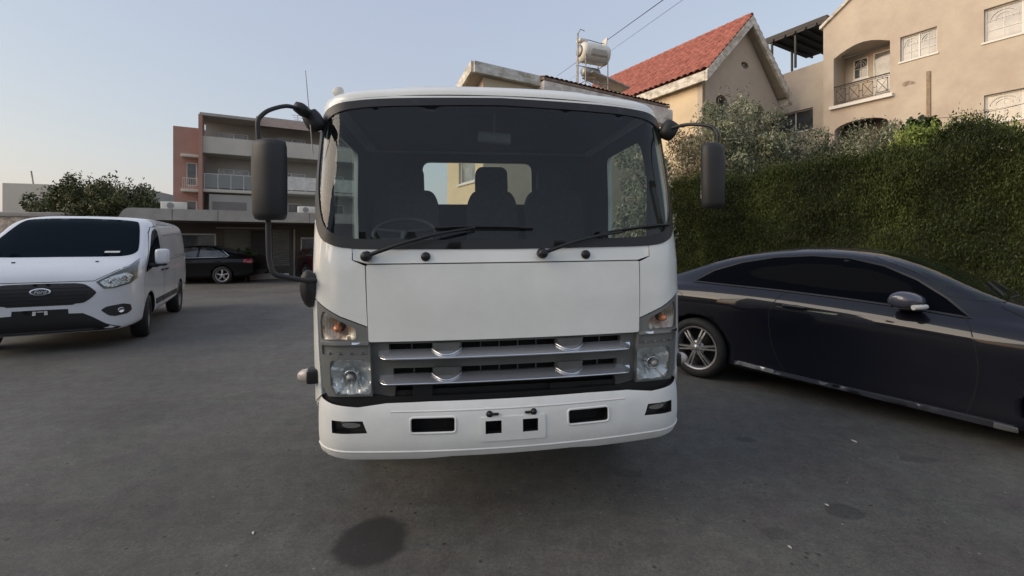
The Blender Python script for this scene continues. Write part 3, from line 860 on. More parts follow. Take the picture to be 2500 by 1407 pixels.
    sw.tube([C0 + wmx @ Vector((.205 * cos(a), 0, .205 * sin(a))) for a in np.linspace(0, 2 * pi, 33)], .014, 8, caps=False)
    for a in (.2, 2.94, 4.7): sw.tube([C0, C0 + wmx @ Vector((.2 * cos(a), 0, .2 * sin(a)))], .014, 6)
    sw.tube([C0, C0 + Vector((0, -.15, -.25))], .03, 8); sw.build('steering_wheel', M['lining'], t)
    for (cx, w, top) in ((-.655, .54, 1.93), (.055, .44, 1.93), (.60, .52, 1.94)):
        s_ = MB()
        sp = rpoly([(-w / 2, 1.2), (w / 2, 1.2), (w / 2 - .01, top - .10), (w / 2 - .06, top), (-w / 2 + .06, top), (-w / 2 + .01, top - .10)], .06)
        s_.prism(sp, lambda u, v, q: Vector((cx + u, 1.42 + (v - 1.2) * .15 + q, v)), 0, .13)
        s_.box((cx, 1.15, 1.22), (w, .55, .16), bev=.05)
        st = s_.build('seat', M['seat'], t)
        hr = MB(); hp = rpoly([(-.14, top - .03), (.14, top - .03), (.135, top + .17), (.10, top + .205), (-.10, top + .205), (-.135, top + .17)], .05)
        hr.prism(hp, lambda u, v, q: Vector((cx + u, 1.54 + q, v)), 0, .1); hr.build('headrest', M['seat'], st)
    mr = MB(); mr.box((-.02, .52, 2.145), (.215, .03, .075), R=Matrix.Rotation(radians(3), 3, 'Y'), bev=.02); mr.tube([(-.02, .53, 2.17), (-.02, .50, 2.30)], .008, 6)
    mr.build('rear_view_mirror', M['grey_plastic'], t)
    # --- chassis and wheels
    c = MB()
    for x in (-.38, .38): c.box((x, 3.1, .66), (.07, 5.6, .2))
    for y in (1.3, 2.2, 3.1, 4.0, 5.0, 5.8): c.box((0, y, .66), (.69, .08, .16))
    c.build('chassis_frame', M['iron'], t)
    for y in (1.17, 5.0):
        for sg in (1, -1):
            wl = make_wheel(t, (sg * .85, y, .385), .385, .22, .21, -1, 'steel', alloy='alloy_dark'); wl.rotation_euler = (0, 0, sg * pi / 2)
        MB().tube([(-.8, y, .385), (.8, y, .385)], .05, 10).build('axle', M['iron'], t)
    return t
truck = build_truck()
# ================================================================== CARS (lofted bodies)
def loft(secs, closed_ends=True):
    """secs: list of (x, [(y,z) half ring from bottom centre to top centre])"""
    mb = MB(); R = []
    for x, half in secs:
        ring = [(x, y, z) for y, z in half] + [(x, -y, z) for y, z in half[-2:0:-1]]
        R.append(ring)
    n = len(R[0]); vs = [p for r in R for p in r]
    fs = [(i * n + k, i * n + (k + 1) % n, (i + 1) * n + (k + 1) % n, (i + 1) * n + k) for i in range(len(R) - 1) for k in range(n)]
    fs += [tuple(range(n))[::-1], tuple(range((len(R) - 1) * n, len(R) * n))]
    mb.add(vs, fs, True)
    return mb

def finish_body(mb, name, mats, parent, arches=(), level=2):
    """subdivide the loft, cut the wheel arches, return (object, BVH)"""
    me = mb.mesh(name + '_raw', mats[0])
    o = bpy.data.objects.new(name + '_raw', me); COL.objects.link(o)
    sm = o.modifiers.new('s', 'SUBSURF'); sm.levels = level; sm.render_levels = level
    tmp = []
    for (x, z, r, y) in arches:
        c = MB(); W = 0.34
        for sg in (1, -1):
            vs = []; n = 40
            for yy in (y - W, y + .3):
                for k in range(n): vs.append((x + r * cos(2 * pi * k / n), sg * yy, z + r * sin(2 * pi * k / n)))
            fs = [(k, (k + 1) % n, n + (k + 1) % n, n + k) for k in range(n)] + [tuple(range(n))[::-1], tuple(range(n, 2 * n))]
            if sg > 0: fs = [f[::-1] for f in fs]
            c.add(vs, fs, False)
        co = bpy.data.objects.new('arch_cutter', c.mesh('arch_cutter', mats[1])); COL.objects.link(co); tmp.append(co)
        bo = o.modifiers.new('b', 'BOOLEAN'); bo.operation = 'DIFFERENCE'; bo.object = co; bo.solver = 'EXACT'
        try: bo.material_mode = 'TRANSFER'
        except Exception: pass
    bpy.context.view_layer.update()
    dg = bpy.context.evaluated_depsgraph_get()
    m2 = bpy.data.meshes.new_from_object(o.evaluated_get(dg))
    m2.name = name
    bpy.data.objects.remove(o)
    for c in tmp: bpy.data.objects.remove(c)
    m2.materials.clear(); m2.materials.append(mats[0]); m2.materials.append(mats[1])
    # dark inside the arches, sharp edge there
    for p in m2.polygons:
        c = p.center; ins = False
        for (x, z, r, y) in arches:
            rad = math.hypot(c.x - x, c.z - z)
            if rad < r * 1.004 and abs(c.y) < y + .02: ins = True
        p.material_index = 1 if ins else 0
        p.use_smooth = not ins
    m2.update()
    ob = bpy.data.objects.new(name, m2); link(ob, parent)
    bm = bmesh.new(); bm.from_mesh(m2)
    bvh = BVHTree.FromBMesh(bm); bm.free()
    return ob, bvh

def side_F(bvh, sg):
    def F(x, z):
        h = bvh.ray_cast(Vector((x, sg * 3, z)), Vector((0, -sg, 0)))
        if h[0] is None:
            h = bvh.find_nearest(Vector((x, sg * 1, z)))
        return h[0].copy()
    return F
def front_F(bvh, x0=6, sg=1):
    def F(y, z):
        h = bvh.ray_cast(Vector((x0 * sg, y, z)), Vector((-sg, 0, 0)))
        if h[0] is None: h = bvh.find_nearest(Vector((1.0 * sg, y, z)))
        return h[0].copy()
    return F
def top_F(bvh):
    def F(x, y):
        h = bvh.ray_cast(Vector((x, y, 5)), Vector((0, 0, -1)))
        if h[0] is None: h = bvh.find_nearest(Vector((x, y, 1)))
        return h[0].copy()
    return F

def seam(mb, F, pts, w=.006, out=(0, -1, 0), off=.0012):
    """thin dark gap line along a polyline on a surface"""
    pts = [Vector(p) for p in pts]; L = []; Rr = []
    for i, p in enumerate(pts):
        t = (pts[min(i + 1, len(pts) - 1)] - pts[max(i - 1, 0)]).normalized(); n = Vector((-t.y, t.x)) * w / 2
        L.append(p + n); Rr.append(p - n)
    e = 2e-3; vs = []
    for q in L + Rr:
        P = F(q.x, q.y); n = (F(q.x + e, q.y) - F(q.x - e, q.y)).cross(F(q.x, q.y + e) - F(q.x, q.y - e))
        n = n.normalized() if n.length > 1e-9 else Vector(out)
        if n.dot(Vector(out)) < 0: n = -n
        vs.append(P + n * off)
    K = len(pts); fs = [(i, i + 1, K + i + 1, K + i) for i in range(K - 1)]
    mb.add(vs, fs, True)

# ------------------------------------------------------------------ VAN
def build_van():
    a = -1.073
    v = thing('delivery_van', 'white panel van with big black grille on the left of the parking lot', 'van', (-6.693, 6.802, 0), a)
    xs = [.965, .945, .90, .84, .74, .60, .45, .32, .20, .0, -.22, -.45, -.62, -.80, -1.1, -1.7, -2.5, -3.3, -3.75, -3.93, -3.98]
    T = [(-3.98, 1.90), (-3.93, 1.945), (-3.7, 1.965), (-1.4, 1.975), (-1.0, 1.955), (-.8, 1.915), (-.62, 1.85), (0, 1.475), (.20, 1.345), (.32, 1.272), (.45, 1.232), (.6, 1.192), (.74, 1.142), (.84, 1.082), (.90, 1.02), (.945, .90), (.965, .80)]
    Wd = [(-3.98, .90), (-3.93, .94), (-3.5, .97), (-2, .985), (.0, .985), (.3, .98), (.5, .965), (.65, .94), (.74, .905), (.84, .83), (.90, .75), (.945, .62), (.965, .50)]
    Bz = [(-3.98, .42), (-3.8, .36), (.5, .27), (.84, .25), (.9, .27), (.945, .34), (.965, .40)]
    def hw(z, w):
        return w * float(np.interp(z, [.2, .30, .45, .7, .95, 1.15, 1.5, 1.80, 1.9, 2.0], [.95, .975, .99, 1.0, 1.0, .99, .95, .905, .88, .86]))
    secs = []
    for x in xs:
        t = lerp_tab(x, T); w = lerp_tab(x, Wd); b = lerp_tab(x, Bz)
        half = [(0, b), (w * .5, b), (hw(b, w) * .94, b)]
        for q in (.04, .14, .28, .44, .60, .74, .86):
            z = b + (t - b) * q; half.append((hw(z, w), z))
        z = b + (t - b) * .93; half.append((hw(z, w) * .975, z))
        half += [(hw(t, w) * .90, b + (t - b) * .975), (hw(t, w) * .62, b + (t - b) * .994), (0, t)]
        secs.append((x, half))
    body, bvh = finish_body(loft(secs[::-1]), 'van_body', [M['van_white'], M['dark']], v, [(0, .33, .385, .985), (-2.93, .33, .385, .985)])
    SF = side_F(bvh, 1); FF = front_F(bvh)
    # windscreen
    wsh = smooth_poly([(0, 1.285), (.55, 1.285), (.75, 1.30), (.835, 1.355), (.83, 1.45), (.79, 1.60), (.745, 1.74), (.70, 1.83), (.63, 1.86), (.4, 1.882), (0, 1.892)], 4, False)
    wsp = wsh + [(-x, y) for x, y in wsh[-2:0:-1]]
    MB().patch(FF, wsp, step=.05, out=(1, 0, 0), off=.004, thick=.004).build('windshield', M['van_glass'], v)
    # stickers seen in the windscreen
    MB().patch(FF, rpoly(rect(.46, .64, 1.335, 1.36), .01), step=.05, out=(1, 0, 0), off=.008).build('windscreen_sticker', M['tank'], v)
    # grille
    gp = [(0, .945), (.34, .940), (.43, .925), (.50, .875), (.565, .805), (.50, .725), (.43, .672), (.34, .664), (.32, .650), (0, .650)]
    gp = gp + [(-x, y) for x, y in gp[-2:0:-1]]
    g = MB().patch(FF, rpoly(gp, .03), step=.04, out=(1, 0, 0), off=.004, thick=.004).build('grille', M['rubber'], v)
    b = MB()
    for k in range(5):
        z = .685 + k * .048; w = min(.50, .555 - abs(z - .80) * .8)
        b.patch(FF, rpoly(rect(-w + .03, w - .03, z, z + .012), .004), step=.05, out=(1, 0, 0), off=.014, thick=.01)
    b.build('grille_slat', M['rubber'], g)
    # badge
    bd = MB(); c = (0.0, .838)
    ell = lambda rx, rz: [(c[0] + rx * cos(t), c[1] + rz * sin(t)) for t in np.linspace(0, 2 * pi, 28, endpoint=False)]
    bd.patch(FF, ell(.105, .044), step=.03, out=(1, 0, 0), off=.022, thick=.012)
    bo = bd.build('badge', M['chrome'], g)
    MB().patch(FF, ell(.088, .034), step=.03, out=(1, 0, 0), off=.024).build('badge_field', mat('badge_grey', (.05, .055, .07), .3), bo)
    tm = MB(); P0 = FF(*c)
    text_mesh(tm, 'Ford', .062, lambda x, y, z: Vector((P0.x + .028 + z, c[0] + x, c[1] + y)))
    tm.build('badge_lettering', M['white_frame'], bo)
    # lower black opening and plate recess
    lo = [(0, .60), (.27, .598), (.275, .535), (.42, .53), (.52, .47), (.66, .36), (.80, .30), (.80, .22), (0, .22)]
    lo = lo + [(-x, y) for x, y in lo[-2:0:-1]]
    MB().patch(FF, lo, step=.05, out=(1, 0, 0), off=.004, thick=.004).build('lower_grille', M['rubber'], v)
    pb = MB()
    for (y, z) in ((.055, .572), (-.055, .572), (.058, .544), (-.058, .544)): 
        p = FF(y, z); pb.box((p.x + .012, y, z), (.012, .032, .024))
    p = FF(0, .565); pb.box((p.x + .010, 0, .577), (.010, .06, .010)); pb.build('plate_bracket', M['tank'], v)
    FFs = FF
    for sg in (1, -1):
        m_ = (lambda P: P) if sg > 0 else mir
        # headlamp
        hp = m_([(.545, .945), (.63, .85), (.73, .852), (.88, .905), (.935, .97), (.935, 1.09), (.905, 1.215), (.85, 1.145), (.71, 1.055)])
        hl = MB().patch(FF, hp, step=.03, out=(1, 0, 0), off=.004, thick=.003).build('headlight', M['grey_plastic'], v)
        r1 = m_(rpoly([(.585, .945), (.645, .875), (.73, .872), (.87, .925), (.905, 1.02), (.84, 1.06), (.71, 1.015)], .02))
        MB().patch(FF, r1, step=.02, out=(1, 0, 0), off=lambda u, w_: .008 + .006 * sin(u * 160) * sin(w_ * 130), smooth=False).build('reflector', M['lamp_bowl'], hl)
        for (yy, zz, r) in ((.715, .945, .034), (.825, .985, .038)):
            yy *= sg; P = FF(yy, zz)
            q = MB(); q.lathe([(.0005, .002), (r * .55, .006), (r * .8, .0), (r, .014), (r * 1.15, .0)], 18, Mx=Matrix.Rotation(-pi / 2 + sg * .75, 3, 'Z'), O=(P.x + .004, P.y, P.z)); q.build('projector', M['chrome'], hl)
        MB().patch(FF, hp, step=.04, out=(1, 0, 0), off=.022, thick=.014).build('headlight_lens', M['lens'], hl)
        # fog pocket
        fp = m_(rpoly([(.60, .555), (.66, .60), (.82, .625), (.885, .60), (.895, .52), (.86, .475), (.74, .455), (.68, .475)], .02))
        fo = MB().patch(FF, fp, step=.04, out=(1, 0, 0), off=.004, thick=.004).build('fog_lamp_surround', M['plastic'], v)
        P = FF(.80 * sg, .535); q = MB(); q.lathe([(.0005, .008), (.03, .012), (.036, .02), (.04, .0)], 16, Mx=Matrix.Rotation(-pi / 2 + sg * .5, 3, 'Z') , O=P); fl = q.build('fog_lamp', M['chrome'], fo)
        # side windows, doors, trim
        S = side_F(bvh, sg); ou = (0, sg, 0)
        wp = rpoly([(.27, 1.03), (-.10, 1.085), (-.86, 1.20), (-.93, 1.25), (-.93, 1.70), (-.86, 1.745), (-.62, 1.70), (-.46, 1.61), (-.04, 1.30), (.24, 1.09)], [.02, .1, .02, .03, .04, .04, .05, .1, .1, .02])
        MB().patch(S, wp, step=.06, out=ou, off=.004, thick=.004).build('side_window', M['van_glass'], v)
        s_ = MB()
        seam(s_, S, densify2([(.34, .50), (.36, .9), (.31, 1.06), (.0, 1.32), (-.45, 1.66), (-.65, 1.76), (-.95, 1.79), (-1.04, 1.76), (-1.06, .9), (-1.02, .42)]), .010, ou)
        seam(s_, S, densify2([(-1.12, .42), (-1.12, 1.82), (-2.15, 1.84), (-2.16, .75), (-2.2, .42)]), .010, ou)
        seam(s_, S, densify2([(-1.25, 1.17), (-3.7, 1.22)]), .008, ou)
        seam(s_, S, densify2([(-1.25, 1.62), (-2.1, 1.66)]), .008, ou)
        seam(s_, S, densify2([(-2.3, 1.24), (-2.3, 1.68), (-3.7, 1.68), (-3.7, 1.24), (-2.3, 1.24)]), .008, ou)
        s_.build('door_seams', M['dark'], v)
        for (x, z, w) in ((-.92, 1.02, .17), (-1.28, 1.02, .17)):
            q = MB(); P = S(x, z); q.box((x, P.y + sg * .018, z), (w, .03, .035), bev=.012); q.build('door_handle', M['plastic'], v)
        MB().patch(S, rpoly([(-1.0, .46), (-1.02, .55), (-2.45, .56), (-2.43, .46)], .02), step=.08, out=ou, off=.012, thick=.012).build('rubbing_strip', M['plastic'], v)
        MB().patch(S, rpoly([(-.44, .46), (-.44, .55), (-.95, .555), (-.93, .46)], .02), step=.08, out=ou, off=.012, thick=.012).build('rubbing_strip', M['plastic'], v)
        # mirror
        q = MB(); P = S(-.02, 1.22)
        q.box((.02, P.y + sg * .06, 1.13), (.10, .14, .06), bev=.025); mb_ = q.build('mirror_arm', M['plastic'], v)
        q = MB(); q.box((.02, P.y + sg * .17, 1.27), (.15, .19, .25), R=Matrix.Rotation(sg * .12, 3, 'Z'), bev=.05); mo = q.build('mirror', M['van_white'], v)
        q = MB(); q.box((.02, P.y + sg * .15, 1.145), (.13, .16, .05), bev=.02); q.build('mirror_base', M['plastic'], mo)
        q = MB(); q.box((-.06, P.y + sg * .17, 1.27), (.004, .15, .21)); q.build('mirror_glass', M['chrome'], mo)
        for x in (0, -2.93):
            make_wheel(v, (x, sg * .86, .335), .335, .215, .205, sg, 'steel', steer=(.10 if x == 0 else 0), alloy='alloy_dark')
    for y in (-.42, .45):
        q = MB(); P = FF(y, 1.215); q.box(P + Vector((.0, 0, .006)), (.03, .035, .012), bev=.004); q.build('washer_jet', M['plastic'], v)
    sb_ = MB()
    seam(sb_, FF, [(y, .962) for y in np.linspace(-.53, .53, 20)], .008, (1, 0, 0), .0015)
    for sg in (1, -1):
        seam(sb_, FF, [(sg * y, z) for y, z in densify2([(.53, .965), (.70, 1.07), (.85, 1.165), (.90, 1.25)])], .008, (1, 0, 0), .0015)
    sb_.build('bonnet_seam', M['dark'], v)
    return v, bvh
def densify2(pts, step=.05):
    out = []
    for a, b in zip(pts[:-1], pts[1:]):
        k = max(1, int(math.hypot(b[0] - a[0], b[1] - a[1]) / step))
        out += [(a[0] + (b[0] - a[0]) * q / k, a[1] + (b[1] - a[1]) * q / k) for q in range(k)]
    return out + [pts[-1]]
van, van_bvh = build_van()

# ------------------------------------------------------------------ COUPE
def car_sections(xs, T, Wd, Bz, belt, rw):
    """xs stations; T roof line; Wd half width; Bz underside; belt line; rw roof half width"""
    secs = []
    for x in xs:
        t = lerp_tab(x, T); w = lerp_tab(x, Wd); b = lerp_tab(x, Bz); bz = lerp_tab(x, belt); r = lerp_tab(x, rw)
        bz_ = min(bz, t - .03)
        half = [(0, b), (w * .55, b), (w * .93, b + .005), (w * .975, b + .05)]
        for q, k in ((.22, .965), (.42, .972), (.64, .984), (.80, 1.0), (.90, .985)):
            half.append((w * k, b + (bz_ - b) * q))
        half.append((w * .925, bz_))
        g = t - bz_
        yb = w * .885; yt = r
        tall = max(0.0, min(1.0, (g - .04) / .25)); 
        yt = yt * tall + (yb * .80) * (1 - tall)
        for q in (.15, .5, .82):
            half.append((yb + (yt - yb) * q, bz_ + g * (q * .98)))
        half += [(yt * .90, bz_ + g * .93), (yt * .62, bz_ + g * .985), (0, t)]
        secs.append((x, half))
    return secs

def build_coupe():
    v = thing('parked_coupe', 'dark navy two door coupe with silver split spoke wheels parked beside the hedge', 'car', (2.705, 5.559, 0), -.872)
    xs = [-1.02, -.98, -.88, -.70, -.5, -.3, -.1, .15, .4, .7, 1.0, 1.3, 1.6, 1.85, 2.05, 2.22, 2.4, 2.6, 2.85, 3.1, 3.3, 3.45, 3.55, 3.60]
    T = [(-1.02, .86), (-.98, .95), (-.88, 1.02), (-.7, 1.05), (-.5, 1.09), (-.3, 1.16), (-.1, 1.24), (.15, 1.33), (.4, 1.385), (.7, 1.43), (1.0, 1.45), (1.3, 1.445), (1.6, 1.40), (1.85, 1.31), (2.05, 1.20), (2.22, 1.10), (2.4, 1.03), (2.6, .99), (2.85, .955), (3.1, .90), (3.3, .84), (3.45, .77), (3.55, .68), (3.6, .6)]
    Wd = [(-1.02, .70), (-.98, .78), (-.88, .83), (-.6, .87), (-.2, .89), (.4, .893), (2.3, .893), (2.9, .88), (3.2, .83), (3.4, .74), (3.55, .6), (3.6, .5)]
    Bz = [(-1.02, .40), (-.9, .27), (-.5, .21), (.4, .17), (2.3, .125), (3.2, .15), (3.5, .24), (3.6, .32)]
    belt = [(-1.1, .88), (-.5, 1.0), (0, 1.01), (.8, .99), (1.7, .94), (2.15, .895), (2.6, .865), (3.2, .80), (3.6, .6)]
    rw = [(-1, .52), (-.3, .57), (.4, .585), (1.2, .605), (1.8, .63), (2.3, .68), (3.6, .5)]
    body, bvh = finish_body(loft(car_sections(xs, T, Wd, Bz, belt, rw)), 'car_body', [M['coupe'], M['dark']], v, [(0, .33, .365, .9), (2.76, .33, .365, .9)])
    for sg in (-1, 1):
        S = side_F(bvh, sg); ou = (0, sg, 0)
        wp = rpoly(COUPE_WIN, [.0] + [.05] * (len(COUPE_WIN) - 1))
        MB().patch(S, wp, step=.05, out=ou, off=.003, thick=.003).build('side_window', M['tint'], v)
        tr = MB()
        seam(tr, S, densify2(COUPE_WIN + [COUPE_WIN[0]]), .014, ou, .006); tr.build('window_trim', M['rubber'], v)
        s_ = MB()
        seam(s_, S, densify2(smooth_poly(COUPE_DOOR_REAR, 4, False)), .007, ou, .002)
        seam(s_, S, densify2(smooth_poly([(2.10, .93), (2.14, .85), (2.18, .62), (2.17, .40), (2.12, .20)], 4, False)), .007, ou, .002)
        seam(s_, S, densify2([(.95, .235), (2.12, .19)]), .007, ou, .002)
        seam(s_, S, [(-.22 + .075 * cos(t), .86 + .07 * sin(t)) for t in np.linspace(0, 2 * pi, 24)], .005, ou, .002)
        s_.build('door_seams', M['dark'], v)
        # grey sill trim strip with satin end pieces
        sil = MB()
        K = densify2([(.42, .215), (.70, .235), (1.2, .235), (2.35, .235)], .08)
        st = MB(); st.patch(S, rpoly([(.42, .235), (2.36, .150), (2.36, .185), (2.30, .19), (.42, .265)], .006), step=.05, out=ou, off=.018, thick=.02)
        st.build('sill_trim', M['sill'], v)
        s2 = MB(); s2.patch(S, rpoly([(2.26, .158), (2.38, .152), (2.38, .182), (2.26, .188)], .006), step=.05, out=ou, off=.022, thick=.01); s2.build('sill_end_trim', M['satin'], v)
        st = MB(); st.patch(S, rpoly([(.43, .238), (.80, .222), (.80, .255), (.46, .278)], .01), step=.05, out=ou, off=.022, thick=.01)
        st.build('sill_end_trim', M['satin'], v)
        h = MB(); P = S(.98, .875)
        h.box((.98, P.y + sg * .026, .885), (.20, .022, .032), R=Matrix.Rotation(radians(1.5), 3, 'Y'), bev=.012)
        h.box((.905, P.y + sg * .012, .885), (.03, .03, .028), bev=.01); h.box((1.06, P.y + sg * .012, .883), (.03, .03, .028), bev=.01)
        ho = h.build('door_handle', M['coupe'], v)
        h = MB(); h.patch(S, [(.98 + .085 * cos(t), .875 + .026 * sin(t)) for t in np.linspace(0, 2 * pi, 20, endpoint=False)], step=.03, out=ou, off=.002); h.build('handle_recess', M['dark'], ho)
        # mirror
        P = S(1.80, .95)
        q = MB()
        secs = []
        for (yy, sx, sz, dx, dz) in ((.02, .3, .45, .02, -.012), (.045, .75, .85, .01, -.004), (.10, 1, 1, 0, 0), (.17, 1.0, .95, -.01, .004), (.215, .86, .78, -.02, .006), (.235, .5, .45, -.03, .006)):
            secs.append([(1.775 + dx + .108 * sx * cos(t) * (1.25 if cos(t) > 0 else .75), P.y + sg * yy, 1.02 + dz + .080 * sz * sin(t) * (1 if sin(t) > 0 else .85)) for t in np.linspace(0, 2 * pi, 20, endpoint=False)])
        n = 20; vs = [p for s2 in secs for p in s2]
        fs = [(i * n + k, i * n + (k + 1) % n, (i + 1) * n + (k + 1) % n, (i + 1) * n + k) for i in range(len(secs) - 1) for k in range(n)]
        fs += [tuple(range(n))[::-1], tuple(range((len(secs) - 1) * n, len(secs) * n))]
        if sg < 0: fs = [f[::-1] for f in fs]
        fs = [f[::-1] for f in fs]
        q.add(vs, fs, True); mo = q.build('mirror', mat('mirror_cap_sky_lit_paint', (.05, .052, .075), .3, coat=1.0), v)  # body paint lightened to stand for the sky reflected in the cap
        q = MB(); q.box((1.80, P.y + sg * .03, .955), (.14, .10, .035), bev=.015); q.build('mirror_foot', M['plastic'], mo)
        q = MB(); q.tube([(1.845, P.y + sg * y_, .985) for y_ in (.235,)] + [(1.885, P.y + sg * .18, .988), (1.90, P.y + sg * .10, .986)], .02, 8); q.build('repeater_lamp', M['tank'], mo)
        q = MB(); q.patch(plane_F((1.705, P.y + sg * .13, 1.01), (0, 1, 0), (0, 0, 1)), [( .085 * cos(t), .05 * sin(t)) for t in np.linspace(0, 2 * pi, 20, endpoint=False)], step=.04, out=(-1, 0, 0)); q.build('mirror_glass', M['chrome'], mo)
        for x in (0, 2.76):
            make_wheel(v, (x, sg * .775, .325), .325, .245, .238, sg, 'double')
    FF = front_F(bvh)
    wsh = smooth_poly([(0, 1.065), (.45, 1.055), (.66, 1.04), (.72, 1.06), (.69, 1.14), (.635, 1.27), (.60, 1.33), (.53, 1.375), (.3, 1.395), (0, 1.40)], 3, False)
    wsp = wsh + [(-x, y) for x, y in wsh[-2:0:-1]]
    MB().patch(FF, wsp, step=.05, out=(1, 0, 0), off=.003, thick=.003).build('windshield', M['coupe_screen'], v)
    TF = top_F(bvh)
    rwp = rpoly([(-.38, -.55), (-.42, .0), (-.38, .55), (.22, .50), (.28, 0), (.22, -.50)], .08)
    MB().patch(TF, rwp, step=.06, out=(0, 0, 1), off=.003, thick=.003).build('rear_window', M['tint'], v)
    # bonnet shut line, wipers, front lamps and grille (nose outside the photo, kept simple but complete)
    s_ = MB()
    for sg in (-1, 1): seam(s_, TF, densify2([(2.30, sg * .70), (2.6, sg * .76), (3.2, sg * .66), (3.4, sg * .5)]), .007, (0, 0, 1), .002)
    seam(s_, TF, densify2([(2.30, -.70), (2.36, 0), (2.30, .70)]), .012, (0, 0, 1), .002)
    s_.build('bonnet_seam', M['dark'], v)
    wi = MB()
    for y0, y1 in ((-.55, .05), (.0, .6)):
        pts = []
        for q in np.linspace(0, 1, 8):
            P = TF(2.30 - .12 * q, y0 + (y1 - y0) * q); pts.append(P + Vector((0, 0, .02)))
        wi.tube(pts, .009, 6)
    wi.build('wiper', M['rubber'], v)
    MB().patch(FF, rpoly(rect(-.36, .36, .42, .66), .06), step=.06, out=(1, 0, 0), off=.004, thick=.004).build('grille', M['plastic'], v)
    for sg in (1, -1):
        P = (lambda p: p if sg > 0 else mir(p))(rpoly([(.42, .58), (.60, .56), (.70, .62), (.70, .72), (.45, .68)], .03))
        MB().patch(FF, P, step=.05, out=(1, 0, 0), off=.004, thick=.004).build('headlight', M['satin'], v)
        R = side_F(bvh, sg)
        MB().patch(front_F(bvh, 6, -1), (lambda p: p if sg > 0 else mir(p))(rpoly([(.45, .72), (.70, .70), (.74, .80), (.50, .86)], .03)), step=.05, out=(-1, 0, 0), off=.004, thick=.004).build('tail_light', M['red_lens'], v)
    return v, bvh
COUPE_WIN = [(-.08, 1.05), (.35, 1.035), (.85, 1.018), (1.30, .992), (1.75, .958), (2.14, .915), (2.0, 1.05), (1.82, 1.18), (1.60, 1.285), (1.35, 1.345), (1.05, 1.362), (.72, 1.338), (.40, 1.275), (.12, 1.18)]
COUPE_DOOR_REAR = [(.88, 1.01), (.81, .93), (.76, .80), (.76, .62), (.79, .45), (.87, .28), (.92, .23)]
coupe, coupe_bvh = build_coupe()

# ------------------------------------------------------------------ far sedan and small car
def build_sedan(name, label, loc, rz, paint, wag=False):
    v = thing(name, label, 'car', loc, rz)
    xs = [-1.05, -1.0, -.9, -.7, -.45, -.2, .1, .4, .8, 1.2, 1.6, 1.85, 2.05, 2.25, 2.5, 2.8, 3.1, 3.3, 3.45, 3.5]
    T = [(-1.05, .88), (-1.0, .98), (-.9, 1.03), (-.7, 1.05), (-.45, 1.08), (-.2, 1.18), (.1, 1.30), (.4, 1.38), (.8, 1.42), (1.2, 1.42), (1.6, 1.36), (1.85, 1.27), (2.05, 1.16), (2.25, 1.04), (2.5, .98), (2.8, .94), (3.1, .88), (3.3, .8), (3.45, .7), (3.5, .6)]
    if wag: T = [(x, max(z, 1.30) if x < .4 and x > -1.04 else z) for x, z in T]
    Wd = [(-1.05, .72), (-1.0, .80), (-.8, .86), (-.2, .88), (2.5, .88), (3.0, .85), (3.3, .75), (3.45, .62), (3.5, .5)]
    Bz = [(-1.05, .42), (-.9, .28), (-.4, .22), (2.8, .2), (3.5, .3)]
    belt = [(-1.1, .88), (-.4, .94), (.8, .92), (2.3, .88), (3.5, .65)]
    rw = [(-1, .55), (3.5, .55)]
    body, bvh = finish_body(loft(car_sections(xs, T, Wd, Bz, belt, rw)), 'car_body', [paint, M['dark']], v, [(0, .32, .36, .9), (2.7, .32, .36, .9)], 1)
    for sg in (1, -1):
        S = side_F(bvh, sg); ou = (0, sg, 0)
        for P in ([(.82, .96), (.82, 1.33), (.5, 1.32), (.15, 1.2), (-.12, 1.02), (-.1, .97)], [(.90, .96), (.90, 1.33), (1.3, 1.32), (1.62, 1.24), (1.98, 1.0), (1.95, .94)]):
            MB().patch(S, rpoly(P, .04), step=.08, out=ou, off=.005, thick=.005).build('side_window', M['dark_glass'], v)
        tr = MB(); seam(tr, S, densify2([(2.0, .93), (-.14, .985), (-.16, 1.03), (.12, 1.24)]), .018, ou, .008); tr.build('window_trim', M['satin'], v)
        for x in (0, 2.7): make_wheel(v, (x, sg * .77, .32), .32, .22, .225, sg, 'five')
        R = front_F(bvh, 6, -1)
        MB().patch(side_F(bvh, sg), rpoly([(-.99, .76), (-.70, .78), (-.72, .90), (-.97, .92)], .03), step=.06, out=ou, off=.006, thick=.006).build('tail_light', M['red_lens'], v)
        q = MB(); P = S(1.9, .95); q.box((1.9, P.y + sg * .08, .98), (.12, .17, .11), bev=.04); q.build('mirror', paint, v)
        h = MB()
        for x in (.15, 1.1):
            P = S(x, .82); h.box((x, P.y + sg * .02, .83), (.18, .02, .03), bev=.008)
        h.build('door_handle', paint, v)
    FF = front_F(bvh)
    MB().patch(FF, rpoly([(-.62, 1.06), (.62, 1.06), (.52, 1.34), (-.52, 1.34)], .06), step=.08, out=(1, 0, 0), off=.004, thick=.004).build('windshield', M['dark_glass'], v)
    RF = front_F(bvh, 6, -1)
    MB().patch(RF, rpoly([(-.58, 1.10), (.58, 1.10), (.48, 1.34), (-.48, 1.34)], .06), step=.08, out=(-1, 0, 0), off=.004, thick=.004).build('rear_window', M['dark_glass'], v)
    MB().patch(FF, rpoly(rect(-.4, .4, .45, .66), .04), step=.08, out=(1, 0, 0), off=.004, thick=.004).build('grille', M['satin'], v)
    for sg in (1, -1):
        P = (lambda p: p if sg > 0 else mir(p))(rpoly([(.46, .56), (.70, .58), (.72, .70), (.48, .68)], .03))
        MB().patch(FF, P, step=.05, out=(1, 0, 0), off=.004, thick=.004).build('headlight', M['tank'], v)
    return v
WANG = atan2(.473, .881)
sedan = build_sedan('parked_sedan', 'black saloon with silver wheels parked side on in front of the shop wall', (-10.75, 16.55 + .77, 0), pi + WANG * .35, M['black_car'])
